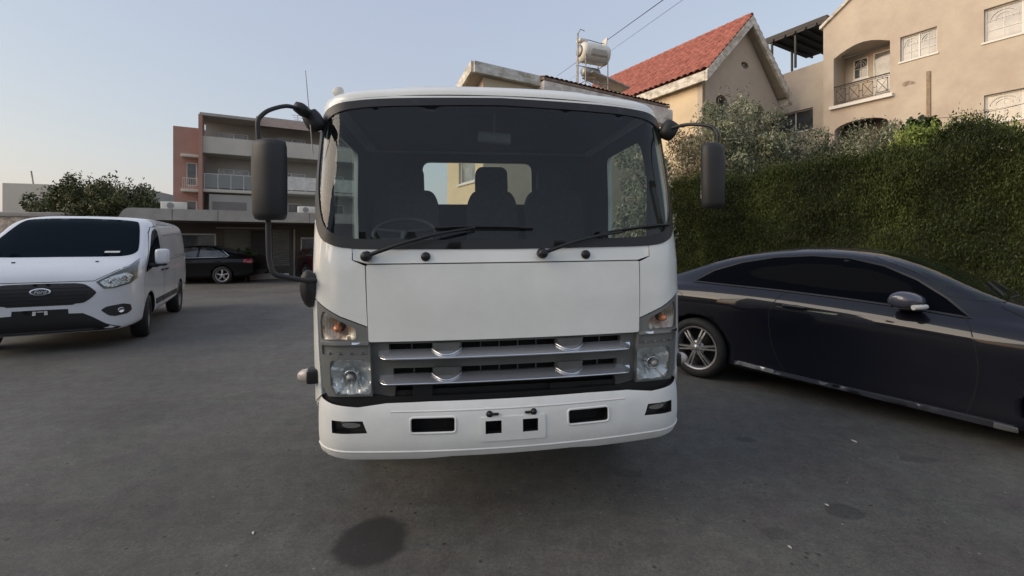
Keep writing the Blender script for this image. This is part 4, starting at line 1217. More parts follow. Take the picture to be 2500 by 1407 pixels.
redcar = build_sedan('parked_hatchback', 'dark red car mostly hidden behind the truck mirror near the shop', (-8.0, 19.3, 0), WANG - 1.2, M['red_car'], True)
# ================================================================== BUILDINGS
U = Vector((-.515, .857, 0)); V = Vector((.857, .515, 0))       # street grid directions
GA = atan2(.515, .857)
def wallF(plane, at, z0=0):
    """local wall surfaces: 'x' faces -y at y=at, 'y' faces -x at x=at"""
    if plane == 'x': return plane_F((0, at, 0), (1, 0, 0), (0, 0, 1)), (0, -1, 0)
    return plane_F((at, 0, 0), (0, 1, 0), (0, 0, 1)), (-1, 0, 0)

def window(parent, F, out, x0, x1, z0, z1, depth=.12, fw=.05, panes=2, bars=0, glass='win_glass', frame='white_frame', name='window', sill=True, arch=False):
    """frame mesh with a pane sub-part, set back in its opening"""
    mb = MB()
    holes = []
    w = (x1 - x0 - fw) / panes
    for k in range(panes):
        a = x0 + fw + k * w; holes.append(rect(a, a + w - fw, z0 + fw, z1 - fw))
    mb.patch(F, rect(x0, x1, z0, z1), holes, step=2, out=out, off=-depth, thick=.05, smooth=False)
    if bars:
        for h in holes:
            hx0, hx1, hz0, hz1 = h[0][0], h[1][0], h[0][1], h[2][1]
            for i in range(1, bars + 1):
                z = hz0 + (hz1 - hz0) * i / (bars + 1); mb.patch(F, rect(hx0, hx1, z - .009, z + .009), step=2, out=out, off=-depth - .01, thick=.02, smooth=False)
            xm = (hx0 + hx1) / 2; mb.patch(F, rect(xm - .009, xm + .009, hz0, hz1), step=2, out=out, off=-depth - .011, thick=.02, smooth=False)
            # curved tops of the security scrollwork
            c = [(xm + (hx1 - hx0) * .42 * cos(a), hz0 + (hz1 - hz0) * .62 + (hz1 - hz0) * .30 * sin(a)) for a in np.linspace(0, pi, 12)]
            n = Vector(out); mb.tube([F(*q) - n * (depth + .012) for q in c], .012, 5)
            c = [(xm + (hx1 - hx0) * .25 * cos(a), hz0 + (hz1 - hz0) * .62 + (hz1 - hz0) * .2 * sin(a)) for a in np.linspace(0, pi, 10)]
            mb.tube([F(*q) - n * (depth + .012) for q in c], .009, 5)
    if sill: mb.patch(F, rect(x0 - .06, x1 + .06, z0 - .07, z0 - .003), step=2, out=out, off=.05, thick=.07, smooth=False)
    o = mb.build(name, M[frame], parent)
    MB().patch(F, rect(x0 + .01, x1 - .01, z0 + .01, z1 - .01), step=2, out=out, off=-depth - .03, smooth=False).build('pane', M[glass], o)
    return o

def arc_top(x0, x1, z0, zs, rise, n=10):
    """opening with a curved head: springing at zs, rising by rise"""
    xm = (x0 + x1) / 2; h = (x1 - x0) / 2
    return [(x0, z0), (x1, z0)] + [(xm + h * cos(a), zs + rise * sin(a)) for a in np.linspace(0, pi, n)]

# ---------------- house with the red tiled gable roof
def build_gable_house():
    O = Vector((8.45, 20, 0))
    h = thing('gable_house', 'tan house with steep red tiled roof and white weathered bargeboards behind the olive bushes', 'house', O, GA)
    W_, EZ, AZ, AX, LEN = 6.14, 8.62, 12.0, 3.07, 11.2
    F, out = wallF('x', 0)
    eye = [(3.2 + .30 * cos(a), 10.05 + .16 * sin(a)) for a in np.linspace(0, 2 * pi, 14, endpoint=False)]
    a1 = arc_top(.92, 1.86, 6.9, 7.85, .47); a2 = arc_top(3.97, 4.91, 6.9, 7.85, .47)
    MB().patch(F, [(0, 0), (W_, 0), (W_, EZ), (AX, AZ), (0, EZ)], [eye, a1, a2], step=1.2, out=out, thick=.25, smooth=False).build('wall', M['plaster_gable'], h)
    F2, out2 = wallF('y', 0.004)
    MB().patch(F2, rect(.0, LEN, 0, EZ + .15), step=2, out=out2, thick=.2, smooth=False).build('wall', M['plaster_yellow'], h)
    b = MB(); b.box((W_ - .1, LEN / 2, 4.3), (.2, LEN - .5, 8.4)); b.box((W_ / 2, LEN, 4.3), (W_ - .3, .2, 8.4)); b.build('wall', M['plaster_gable'], h)
    for a, nm in ((a1, 'arched_window'), (a2, 'arched_window')):
        o = MB().patch(F, a, step=.3, out=out, off=-.2, smooth=False).build(nm, M['dark_glass'], h)
        xm = (a[0][0] + a[1][0]) / 2; q = MB(); q.box((xm, .18, 7.6), (.05, .04, 1.4)); q.box((xm, .181, 7.75), (.9, .035, .05)); q.build('window_frame', M['soffit'], o)
    q = MB(); q.patch(F, eye, step=.3, out=out, off=-.2, smooth=False); eo = q.build('gable_vent', M['dark'], h)
    q = MB(); q.box((3.2, .1, 10.05), (.04, .05, .3), R=Matrix.Rotation(.7, 3, 'Y')); q.box((3.2, .101, 10.05), (.5, .045, .03), R=Matrix.Rotation(.3, 3, 'Y')); q.build('vent_bar', M['soffit'], eo)
    # roof slabs with tiles
    e0, e1 = -.35, 6.49
    rise = (12.19 - 8.95) / (3.42)
    for sg in (-1, 1):
        ex = e0 if sg < 0 else e1
        t = MB(); nrow = 13; ncol = 34
        dx = (AX - ex); L = sqrt(dx * dx + (rise * dx) ** 2)
        # barrel tiles: corrugation along the slope, stepped rows
        vs = []; fs = []; per = LEN / ncol; K = 6
        cols = ncol * K + 1
        lines = []
        for r in range(nrow):
            for q_, lift in ((r / nrow, .085), ((r + .98) / nrow, .01)):
                lines.append((q_, lift))
        for q_, lift in lines:
            x = ex + dx * q_; z = 12.22 - rise * abs(AX - x)
            for c in range(cols):
                y = -.48 + LEN * c / (cols - 1) * 1.0
                w = abs(sin(pi * c / K)) * .085
                vs.append((x, y, z + lift + w + .01 * mnoise.noise(Vector((x * 3, y * 3, r)))))
        for i in range(len(lines) - 1):
            for c in range(cols - 1):
                fs.append((i * cols + c, i * cols + c + 1, (i + 1) * cols + c + 1, (i + 1) * cols + c))
        t.add(vs, fs, False)
        # ridge tiles
        if sg < 0:
            for k in range(26):
                y = -.45 + k * .43
                t.lathe([(.11, 0), (.135, .43)], 10, Mx=Matrix.Rotation(pi, 3, 'Y'), O=(AX, y, 12.24), a0=pi * .9, a1=pi * 2.1)
        ro = t.build('roof', M['tiles'], h)
        # soffit slab under the tiles
        s_ = MB()
        def fr(u, v, w): return Vector((u, w, v))
        s_.prism([(ex + .06 * -sg, 12.16 - rise * abs(AX - ex)), (AX, 12.16), (AX, 11.92), (ex + .3 * -sg, 11.92 - rise * (abs(AX - ex) - .3) - .02)], fr, -.38, LEN - .6)
        s_.build('soffit', M['soffit'], ro)
        # bargeboard and eave fascia
        bb = MB()
        z0 = 12.20 - rise * abs(AX - ex)
        bb.prism([(ex, z0), (AX + sg * .0, 12.20), (AX, 11.74), (ex, z0 - .44)] if sg < 0 else [(AX, 12.20), (ex, z0), (ex, z0 - .44), (AX, 11.74)], fr, -.50, -.385)
        bb.build('bargeboard', M['fascia'], h)
        fb = MB(); fb.box((ex + sg * .0 + (.03 if sg < 0 else -.03), LEN / 2 - .38 - .0, z0 - .20), (.10, LEN, .42)); fb.build('eave_fascia', M['fascia'], h)
    return h
build_gable_house()

# ---------------- beige house with the balcony
def build_beige_house():
    C3 = Vector((14.98, 21.68, 0))
    h = thing('balcony_house', 'large beige plastered house with arched balcony and white barred windows above the hedge', 'house', C3, GA)
    # facade on local x=0 running along -y (towards the viewer); m = -y
    F = plane_F((0, 0, 0), (0, -1, 0), (0, 0, 1)); out = (-1, 0, 0)
    bal = [(.44, 7.97), (2.60, 7.97), (2.60, 10.25)] + [(2.60 - 2.16 * q, 10.25 + .34 * sin(pi * min(1, q * 1.02)) * 1.0 - .02 * q) for q in (.15, .3, .45, .6, .75, .88)] + [(.44, 10.20)]
    arch = arc_top(.47, 2.55, 4.9, 6.75, .36)
    w2 = rect(2.95, 4.13, 9.19, 10.24); big = rect(5.47, 7.4, 9.05, 10.30); low = rect(5.47, 7.4, 6.0, 7.06)
    H = []
    roof = [(0, 0), (13, 0), (13, 14.0), (2.75, 13.85), (0, 11.93)]
    MB().patch(F, roof, [bal, arch, w2, big, low], step=1.5, out=out, thick=.28, smooth=False).build('wall', M['plaster_beige'], h)
    b = MB(); b.box((5, .15 * -1 + .0, 5.9), (9.4, .28, 11.8)); b.build('wall', M['plaster_beige'], h)
    b = MB(); b.prism([(-.12, 11.93), (2.76, 13.95), (13.1, 14.1), (13.1, 13.98), (2.77, 13.83), (0, 11.86), (-.12, 11.80)], lambda u, v, w: Vector((w, -u, v)), -.12, 9); b.build('roof', M['fascia'], h)
    for (r_, p_, br) in ((w2, 2, 2), (big, 2, 2), (low, 2, 1)):
        window(h, F, out, r_[0][0], r_[1][0], r_[0][1], r_[2][1], panes=p_, bars=br, depth=.14)
    # balcony: recess floor, back wall with window and door, side cheek
    D = 1.3
    b = MB(); b.box((D + .1, -1.52, 9.1), (.1, 3.0, 2.9)); b.box((D / 2 + .05, -.30, 9.1), (D, .1, 2.9)); b.box((D / 2 + .05, -2.76, 9.1), (D, .1, 2.9))
    b.box((D / 2 + .1, -1.52, 10.66), (D, 2.5, .1)); b.build('balcony_recess', M['plaster_beige'], h)
    b = MB(); b.box((D / 2, -1.52, 7.87), (D + .35, 2.42, .14)); b.box((-.05, -1.52, 7.90), (.16, 2.4, .10)); b.build('balcony_floor', M['white_frame'], h)
    FB = plane_F((D + .04, 0, 0), (0, -1, 0), (0, 0, 1))
    window(h, FB, out, .72, 1.32, 9.35, 10.3, panes=1, bars=1, depth=-.03, glass='dark_glass')
    window(h, FB, out, 1.52, 2.3, 8.0, 10.35, panes=1, bars=0, depth=-.03, name='balcony_door', sill=False)
    # railing
    r = MB(); y0, y1 = -.46, -2.58
    r.tube([(.03, y0, 8.86), (.03, y1, 8.86)], .028, 6); r.tube([(.03, y0, 8.06), (.03, y1, 8.06)], .015, 6); r.tube([(.03, y0, 8.78), (.03, y1, 8.78)], .012, 6)
    n = 4; w = (abs(y1 - y0)) / n
    for k in range(n):
        a = y0 - k * w - .07; b_ = a - w + .14
        for (p, q) in (((a, 8.12), (b_, 8.12)), ((b_, 8.12), (b_, 8.70)), ((b_, 8.70), (a, 8.70)), ((a, 8.70), (a, 8.12)), ((a, 8.12), (b_, 8.70)), ((b_, 8.12), (a, 8.70))):
            r.tube([(.03, p[0], p[1]), (.03, q[0], q[1])], .012 if p[0] != a or q[0] != b_ or p[1] == q[1] else .008, 5)
        r.tube([(.03, (a + b_) / 2, 8.70), (.03, (a + b_) / 2, 8.78)], .014, 5)
        if k: r.tube([(.03, a, 8.4), (.03, a + .14, 8.4)], .014, 5)
    r.build('balcony_railing', M['iron'], h)
    # lower arched loggia, dark inside
    b = MB(); b.box((1.2, -1.5, 5.9), (.1, 2.6, 3)); b.build('loggia_wall', M['shop_wall'], h)
    # recessed wing on the left with its window and roof terrace canopy
    FW_ = plane_F((1.0, 0, 0), (0, -1, 0), (0, 0, 1))
    wn_ = rect(-2.75, -.93, 7.35, 8.45)
    MB().patch(FW_, [(-3.9, 0), (-.02, 0), (-.02, 10.66), (-3.9, 10.55)], [wn_], step=1.5, out=out, thick=.25, smooth=False).build('wall', M['plaster_beige'], h)
    window(h, FW_, out, -2.75, -.93, 7.35, 8.45, panes=2, glass='dark_glass', depth=.16)
    c = MB()
    c.prism([(.4, 12.62), (4.6, 12.55), (4.6, 12.42), (.4, 12.40)], lambda u, v, w: Vector((u, w, v)), .02, 3.0)
    c.build('terrace_canopy', M['canopy_dark'], h)
    c = MB()
    for y in (.5, 1.0, 1.5, 2.0, 2.6): c.box((2.4, y, 12.33), (4.2, .07, .14))
    for (x, y) in ((.5, 2.72), (2.5, 2.72), (.55, 1.55)): c.box((x, y, 11.45), (.09, .09, 1.75))
    c.box((.46, 1.5, 12.36), (.09, 3.0, .16)); c.build('canopy_frame', M['iron'], h)
    # render patch repair and stained downpipe line
    MB().box((-.03, -3.88, 7.5), (.07, .13, 2.0), bev=.02).build('downpipe', mat('stained_pipe_plaster', (.36, .27, .19), .9, c2=(.22, .17, .12), vscale=6), h)
    q = MB(); q.patch(F, smooth_poly([(3.02, 8.25), (3.2, 8.32), (3.42, 8.22), (3.45, 8.12), (3.25, 8.14), (3.08, 8.10)], 3), step=.2, out=out, off=.006, thick=.006); q.build('render_patch', mat('grey_render_patch', (.40, .33, .27), .95, c2=(.20, .15, .12), vscale=9), h)
    return h
build_beige_house()

# ---------------- yellow house behind the truck
def build_yellow_house():
    h = thing('yellow_house', 'low yellow house with weathered white eaves rising just behind the truck cab', 'house', (5.7, 17.0, 0), GA)
    F, out = wallF('x', .13)
    MB().patch(F, rect(-7.55, -.3, 0, 6.42), step=2, out=out, thick=.2, smooth=False).build('wall', M['plaster_yellow'], h)
    # side wall (towards the left), sloping head
    F2, out2 = wallF('y', -7.56)
    win = rect(.66, 1.86, 3.40, 4.20)
    MB().patch(F2, [(.14, 0), (2.80, 0), (2.80, 5.52), (.14, 6.40)], [win], step=2, out=out2, thick=.2, smooth=False).build('wall', M['plaster_yellow'], h)
    window(h, F2, out2, .66, 1.86, 3.40, 4.20, panes=1, glass='win_glass', depth=.08)
    b = MB(); b.box((-3.9, 2.78, 2.7), (7.2, .2, 5.4)); b.box((-.32, 1.6, 3.0), (.18, 2.3, 6.0)); b.build('wall', M['plaster_yellow'], h)
    # roof slab
    fr = lambda u, v, w: Vector((w, u, v))
    r = MB(); r.prism([(-.02, 6.62), (3.3, 5.35), (3.3, 5.18), (-.02, 6.42)], fr, -7.93, -.02); ro = r.build('roof', M['soffit'], h)
    f = MB(); f.box((-6.80, -.02, 6.545), (2.28, .12, .31)); f.build('eave_fascia', M['fascia'], h)
    f = MB(); f.prism([(.0, 6.71), (3.3, 5.45), (3.3, 5.15), (.0, 6.40)], fr, -8.02, -7.93); f.build('bargeboard', M['fascia'], h)
    # right part: tiled edge over a whitewashed parapet
    t = MB(); K = 90
    vs = []; 
    for i, (y, z) in enumerate(((-.30, 6.62), (.5, 6.86), (1.6, 6.5), (3.2, 5.6))):
        for c in range(K + 1): vs.append((-5.66 + 5.70 * c / K, y, z + .05 * abs(sin(c * pi / 3))))
    fs = [(i * (K + 1) + c, i * (K + 1) + c + 1, (i + 1) * (K + 1) + c + 1, (i + 1) * (K + 1) + c) for i in range(3) for c in range(K)]
    t.add(vs, fs, False); t.prism([(-.28, 6.60), (-.28, 6.52), (.5, 6.74), (.5, 6.82)], fr, -5.66, .04); t.build('tile_edge', mat('old_brown_tiles', (.20, .12, .09), .9, c2=(.34, .26, .2), vscale=5), h)
    p = MB(); p.box((-2.85, .02, 6.20), (5.62, .60, .60)); p.build('parapet', M['plaster_white'], h)
    p = MB(); p.box((-.05, .05, 6.28), (.5, .7, .40), bev=.05); p.build('eave_end', M['plaster_white'], h)
    return h
build_yellow_house()

# ---------------- solar water heater on its stand
def build_heater():
    base = Vector((5.7, 17.0, 6.90)) + V * -2.25 + U * 1.35
    h = thing('solar_water_heater', 'white cylindrical water tank on a metal stand above the yellow house roof', 'water heater', base, GA - .15)
    z0 = 0
    s_ = MB()
    for (x, y) in ((-.55, -.3), (.45, -.3), (-.55, .35), (.45, .35)): s_.tube([(x, y, -.75), (x * .95, y, 1.55)], .022, 6)
    for z in (.55, 1.35):
        s_.tube([(-.55, -.3, z), (.45, -.3, z)], .016, 5); s_.tube([(-.55, .35, z), (.45, .35, z)], .016, 5); s_.tube([(-.55, -.3, z), (-.55, .35, z)], .016, 5); s_.tube([(.45, -.3, z), (.45, .35, z)], .016, 5)
    s_.tube([(-.55, -.3, .1), (.45, -.3, .55)], .01, 5); s_.tube([(.45, -.3, .1), (-.55, -.3, .55)], .01, 5)
    for z in np.linspace(-.3, .5, 6): s_.tube([(-.2, -.31, z), (.0, -.31, z)], .009, 5)
    for x in (-.2, .0): s_.tube([(x, -.31, -.4), (x, -.31, .6)], .01, 5)
    s_.build('stand', M['steel'], h)
    Rz = Matrix.Rotation(-pi / 2, 3, 'Z')
    t = MB(); t.lathe([(.001, -.62), (.25, -.60), (.36, -.53), (.375, -.45), (.375, .45), (.36, .53), (.25, .60), (.001, .62)], 28, Mx=Rz, O=(0, 0, 1.72))
    to = t.build('water_tank', M['tank'], h)
    q = MB(); q.box((.03, -.352, 1.66), (.72, .03, .26), bev=.01); q.box((.03, -.372, 1.66), (.64, .012, .19)); q.build('tank_label_plate', M['concrete'], to)
    q = MB(); q.lathe([(.20, 0), (.22, .03), (.15, .06), (.001, .07)], 16, Mx=Rz @ Matrix.Rotation(pi, 3, 'Z'), O=(-.60, 0, 1.75)); q.tube([(-.66, 0, 1.8), (-.70, 0, 2.08), (-.3, -.05, 2.2), (.2, -.05, 2.16), (.46, 0, 2.2)], .018, 6); q.build('tank_fittings', M['steel'], to)
    q = MB(); q.tube([(-.60, 0, 2.02), (.1, 0, 2.12), (.5, 0, 2.05)], .03, 6); q.box((.50, 0, 2.22), (.03, .3, .34), R=Matrix.Rotation(.15, 3, 'Y')); q.box((-.5, 0, 2.12), (.35, .3, .12), bev=.03); q.build('top_tray', M['tank'], to)
    t = MB(); t.lathe([(.001, -.38), (.12, -.37), (.17, -.32), (.17, .32), (.12, .37), (.001, .38)], 22, Mx=Rz, O=(-.10, .05, 1.02)); t.build('lower_tank', M['steel'], h)
    p = MB(); p.box((.62, .1, .76), (1.7, .8, .06), R=Matrix.Rotation(radians(14), 3, 'Y'), bev=.01); p.build('collector_panel', M['steel'], h)
    m = thing('antenna_mast', 'thin steel mast standing left of the roof water tank', 'mast', Vector((5.7, 17, 0)) + V * -4.08 + U * .05, GA)
    MB().tube([(0, 0, 6.0), (0, 0, 8.45)], .028, 8).build('pole', M['steel'], m)
    MB().tube([(0, 0, 8.4), (.12, 0, 8.62), (.3, 0, 8.6)], .012, 6).build('top_bracket', M['steel'], m)
    MB().box((0, .02, 6.15), (.12, .12, .3), bev=.01).build('wall_clamp', M['steel'], m)
build_heater()

# ---------------- overhead cables
def cable(name, label, p0, p1, r, sag):
    p0 = Vector(p0); p1 = Vector(p1)
    pts = [p0.lerp(p1, q) - Vector((0, 0, sag * 4 * q * (1 - q))) for q in np.linspace(0, 1, 24)]
    o = MB().tube([p - p0 for p in pts], r, 5).build(name, M['iron'])
    o.location = p0; tag(o, label, 'cable', 'overhead cables')
def ray(px, py, Y): return Vector(((px - 1250) / 1100 * Y, Y, 1.48 + (595 - py) / 1100 * Y))
cable('power_cable', 'thick upper overhead cable running up to the right from the water tank', ray(1360, 186, 34), ray(1800, -130, 8.2), .012, .0)
cable('power_cable', 'thin lower overhead cable beside the thicker one above the red roof', ray(1390, 196, 34), ray(1822, -110, 8.6), .006, .0)
cable('power_cable', 'slack thin cable crossing the beige wall just above the hedge', ray(2260, 290, 15.5), ray(2560, 235, 13.8), .009, .15)

# ---------------- shop with canopy
def build_shop():
    A = Vector((-13.1, 15.15, 0)); wa = atan2(.473, .881)
    h = thing('shop_building', 'low shop with long pale concrete canopy behind the black saloon', 'shop', A, wa)
    F, out = wallF('x', 2.2)
    op = [rect(1.22, 2.45, 1.05, 1.88), rect(2.72, 3.62, .98, 2.08), rect(3.68, 4.32, .05, 2.0), rect(4.46, 5.12, .5, 2.08), rect(5.55, 6.6, .9, 1.75)]
    MB().patch(F, rect(-1.5, 8.5, 0, 2.5), op, step=2, out=out, thick=.2, smooth=False).build('wall', M['shop_wall'], h)
    w = window(h, F, out, 1.22, 2.45, 1.05, 1.88, panes=1, glass='dark_glass', depth=.04, fw=.06, sill=True)
    q = MB()
    for hh in (rect(2.72, 3.62, .98, 2.08), rect(4.46, 5.12, .5, 2.08)):
        s_ = MB()
        n = 18
        for k in range(n):
            z0 = hh[0][1] + (hh[2][1] - hh[0][1]) * k / n; z1 = z0 + (hh[2][1] - hh[0][1]) / n
            s_.add([(hh[0][0], 2.26, z0), (hh[1][0], 2.26, z0), (hh[1][0], 2.235, (z0 + z1) / 2), (hh[0][0], 2.235, (z0 + z1) / 2), (hh[0][0], 2.26, z1), (hh[1][0], 2.26, z1)], [(0, 1, 2, 3), (3, 2, 5, 4)], False)
        s_.build('roller_shutter', M['shutter'], h)
    b = MB(); b.box((4.0, 2.3, 1.0), (.62, .05, 1.94)); b.build('door', M['iron'], h)
    window(h, F, out, 5.55, 6.6, .9, 1.75, panes=1, glass='dark_glass', depth=.05, sill=False)
    b = MB(); b.box((5.30, 2.14, 1.05), (.07, .09, 2.1)); b.box((3.4, 2.14, 2.12), (1.9, .06, .06)); b.build('door_frame', M['concrete'], h)
    # canopy slab and fascia with a rounded left end
    c = MB(); poly = rpoly([(-.15, 2.30), (8.6, 2.30), (8.6, 2.70), (.05, 2.70)], [.02, .01, .01, .18])
    c.prism(poly, lambda u, v, w: Vector((u, w, v)), 0, 5.5); c.build('canopy', M['concrete'], h)
    c = MB(); c.box((4.2, 2.7, 2.28), (8.4, 5.0, .04)); c.build('canopy_underside', M['shop_wall'], h)
    jt = MB()
    for x in (1.35, 2.7, 4.4, 5.75): jt.box((x, -.001, 2.5), (.02, .006, .38))
    jt.build('canopy_joints', M['shop_wall'], h)
    b = MB(); b.box((3.5, 5.4, 1.2), (10, .2, 2.3)); b.box((-1.45, 3.9, 1.15), (.2, 3.2, 2.3)); b.build('rear_wall', M['shop_wall'], h)
    sh = Vector((.881, .473, 0)); N = Vector((-.473, .881, 0))
    for k, (x, y, lab) in enumerate(((1.25, 1.0, 'white air conditioner box on the left end of the shop canopy'), (5.75, 1.0, 'white air conditioner box on the canopy near the truck cab'))):
        p = A + sh * x + N * y + Vector((0, 0, 2.70))
        a = thing('air_conditioner', lab, 'air conditioner', p, wa, 'air conditioners on the canopy')
        MB().box((0, 0, .16), (.74, .30, .30), bev=.02).build('casing', M['tank'], a)
        MB().lathe([(.0005, -.156), (.09, -.16), (.115, -.152)], 20, O=(-.08, 0, .17)).build('fan_grille', M['steel'], a)
        MB().box((0, 0, .005), (.6, .2, .01)).build('feet', M['iron'], a)
    # raised kerb block, planter shrub, waste drum
    p = A + sh * 3.75 + N * 2.05
    k = MB().box((.52, -.16, .10), (1.25, .34, .20), bev=.02).box((.52, -.16, .215), (1.2, .28, .03)).build('concrete_kerb', M['concrete'])
    k.location = A + sh * 3.75 + N * 1.95; k.rotation_euler = (0, 0, wa); tag(k, 'low pale concrete kerb block at the foot of the shop wall', 'kerb')
    b = thing('canister', 'small white plastic canister at the end of the kerb block', 'canister', A + sh * 4.98 + N * 1.7, wa)
    MB().box((0, 0, .12), (.20, .18, .23), bev=.04).build('body', M['tank'], b)
    MB().lathe([(.0005, -.03), (.03, -.028), (.03, .0)], 12, Mx=Matrix.Rotation(-pi / 2, 3, 'X'), O=(.04, 0, .235)).build('cap', M['rubber'], b)
build_shop()

# ---------------- apartment block
def build_apartments():
    B = Vector((-25., 36.7, 0)); wa = atan2(.473, .881)
    h = thing('apartment_block', 'four storey grey apartment block with brick red end tower and deep balconies behind the shop', 'apartment building', B, wa)
    F, out = wallF('x', 0)
    # red tower at the left, set back a little
    F0, _ = wallF('x', .6)
    tw = [rect(-1.35, -.62, 6.2, 8.1), rect(-1.35, -.62, 3.4, 5.0)]
    MB().patch(F0, rect(-2.2, -.42, 0, 10.95), tw, step=2, out=out, thick=.25, smooth=False).build('tower_wall', M['apt_red'], h)
    b = MB(); b.box((-2.1, 3.9, 5.4), (.2, 6.2, 10.8)); b.build('tower_side', M['apt_red'], h)
    for r_ in tw: window(h, F0, out, r_[0][0], r_[1][0], r_[0][1], r_[2][1], panes=1, depth=.1, fw=.08, glass='dark_glass', sill=False)
    b = MB()
    for z in (8.55, 5.75): b.box((-.98, .35, z), (1.25, .9, .22), bev=.04)
    b.build('tower_ledge', M['apt_cream'], h)
    r = MB()
    for z in (6.75,):
        r.tube([(-1.5, .1, z), (-.5, .1, z)], .025, 5)
        for x in np.linspace(-1.5, -.5, 9): r.tube([(x, .1, 5.9), (x, .1, z)], .015, 4)
    r.build('tower_railing', M['tank'], h)
    # pink fin between tower and body
    b = MB(); b.box((-.28, .35, 5.95), (.26, 1.5, 11.9)); b.box((3.72, .35, 10.7), (.16, 1.5, 3.1)); b.build('fin_wall', M['apt_red'], h)
    # main volume: recess back wall, slabs, parapets
    back = 2.2
    FB, _ = wallF('x', back)
    wins = [(.75, 2.95, 10.15, 11.15), (.70, 3.0, 6.0, 8.0), (5.3, 7.6, 10.2, 11.2), (5.2, 7.6, 6.2, 8.0), (.7, 3.0, 3.6, 5.0), (5.0, 7.2, 3.5, 5.2), (9.0, 11, 6.2, 8), (9.2, 11, 10.2, 11.2), (9, 11, 3.5, 5.2)]
    MB().patch(FB, rect(-.2, 12.5, 0, 12.0), [rect(a, b_, c, d) for a, b_, c, d in wins], step=3, out=out, thick=.2, smooth=False).build('wall', M['apt_grey'], h)
    for a, b_, c, d in wins: window(h, FB, out, a, b_, c, d, panes=2, depth=.08, fw=.08, glass='dark_glass' if c < 6 else 'win_glass', sill=False, name='window')
    def slab(x0, x1, z, th, y0=0, m='apt_cream', nm='balcony_slab'):
        b = MB(); b.box(((x0 + x1) / 2, (y0 + back) / 2, z + th / 2), (x1 - x0, back - y0, th), bev=.03); b.build(nm, M[m], h)
    b = MB(); b.box((1.8, back / 2 + 1.5, 12.0), (4.3, back + 3.4, .22)); b.box((7.9, back / 2 + 1.6, 12.25), (8.4, back + 3.2, .22)); b.box((2.6, 3, 12.3), (1.4, 2, .5)); b.build('roof', M['apt_grey'], h)
    b = MB(); b.box((7.6, -.02, 11.90), (8.0, .14, .68)); b.build('roof_parapet', mat('pale_pink_render', (.46, .37, .32), .9, var=.08), h)
    for (x0, x1, dz) in ((-.15, 3.72, 0), (3.8, 12.4, .15)):
        b = MB(); b.box(((x0 + x1) / 2, .06, 9.58 + dz), (x1 - x0, .14, 1.34)); b.box(((x0 + x1) / 2, 1.1, 8.98 + dz), (x1 - x0, 2.2, .18)); b.build('balcony_parapet', M['apt_cream'], h)
        slab(x0, x1, 5.70 + dz, .26, -.05)
        g = MB(); g.box(((x0 + x1) / 2, .10, 6.62 + dz), (x1 - x0, .04, 1.12)); g.build('balcony_glass', mat('balcony_screen', (.22, .23, .22), .3) if x0 < 0 else M['tank'], h)
        g = MB(); g.tube([(x0, .10, 7.2 + dz), (x1, .10, 7.2 + dz)], .03, 5)
        for x in np.linspace(x0 + .1, x1 - .1, int((x1 - x0) / 1.25) + 2): g.tube([(x, .08, 5.9 + dz), (x, .08, 7.2 + dz)], .025, 5)
        g.build('balcony_rail', M['tank'], h)
    b = MB(); b.box((1.95, .3, 4.3), (3.4, .3, 2.5)); b.build('lower_wall', M['apt_grey'], h)
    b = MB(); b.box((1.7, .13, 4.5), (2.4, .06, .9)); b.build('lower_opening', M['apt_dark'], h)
    slab(-.3, 12.4, 3.0, .25, -.3)
    b = MB(); b.box((5, .4, 1.5), (14, .3, 3)); b.box((12.5, 3, 6), (.2, 6, 12)); b.box((5, 6.2, 6), (14.6, .2, 12)); b.build('outer_wall', M['apt_grey'], h)
    b = MB(); b.tube([(6.9, 1.5, 12.2), (6.9, 1.5, 13.3)], .03, 5)
    for z, l in ((13.2, .5), (13.0, .4), (12.8, .3)): b.tube([(6.9 - l, 1.5, z), (6.9 + l, 1.5, z)], .02, 4)
    b.build('roof_aerial', M['steel'], h)
build_apartments()

# ---------------- far left: grey building, white block and stone wall
def build_far_left():
    h = thing('flat_roofed_building', 'distant grey flat roofed building with pale render behind the left trees', 'building', (-27.5, 25.8, 0), atan2(.3, 1))
    z = lambda py, Y: 1.48 + (595 - py) / 1100 * Y
    MB().box((0, 1, 2.4), (2.0, 3.0, 4.9)).build('wall', M['apt_cream'], h)
    b = MB(); b.box((3.2, 2.0, 4.3), (4.9, 3.0, .95)); b.build('upper_storey', M['apt_grey'], h)
    b = MB(); b.box((1.15, .7, 3.4), (.3, .3, .9)); b.build('corner_post', M['apt_dark'], h)
    b = MB(); b.box((3.0, 3.0, 2.0), (4.4, 1.0, 3.7)); b.build('lower_wall', M['tank'], h)
    b = MB(); b.tube([(-.2, .5, 4.8), (-.32, .5, 5.7)], .04, 6); b.build('roof_pipe', M['steel'], h)
    h = thing('stone_wall', 'rubble stone garden wall with white coping behind the van roof at far left', 'wall', (-22.5, 18.6, 0), atan2(.25, 1))
    MB().box((0, 0, 1.3), (7.5, .5, 2.6)).build('stonework', M['stone'], h)
    MB().box((0, 0, 2.7), (7.6, .62, .2), bev=.03).build('coping', M['concrete'], h)
build_far_left()

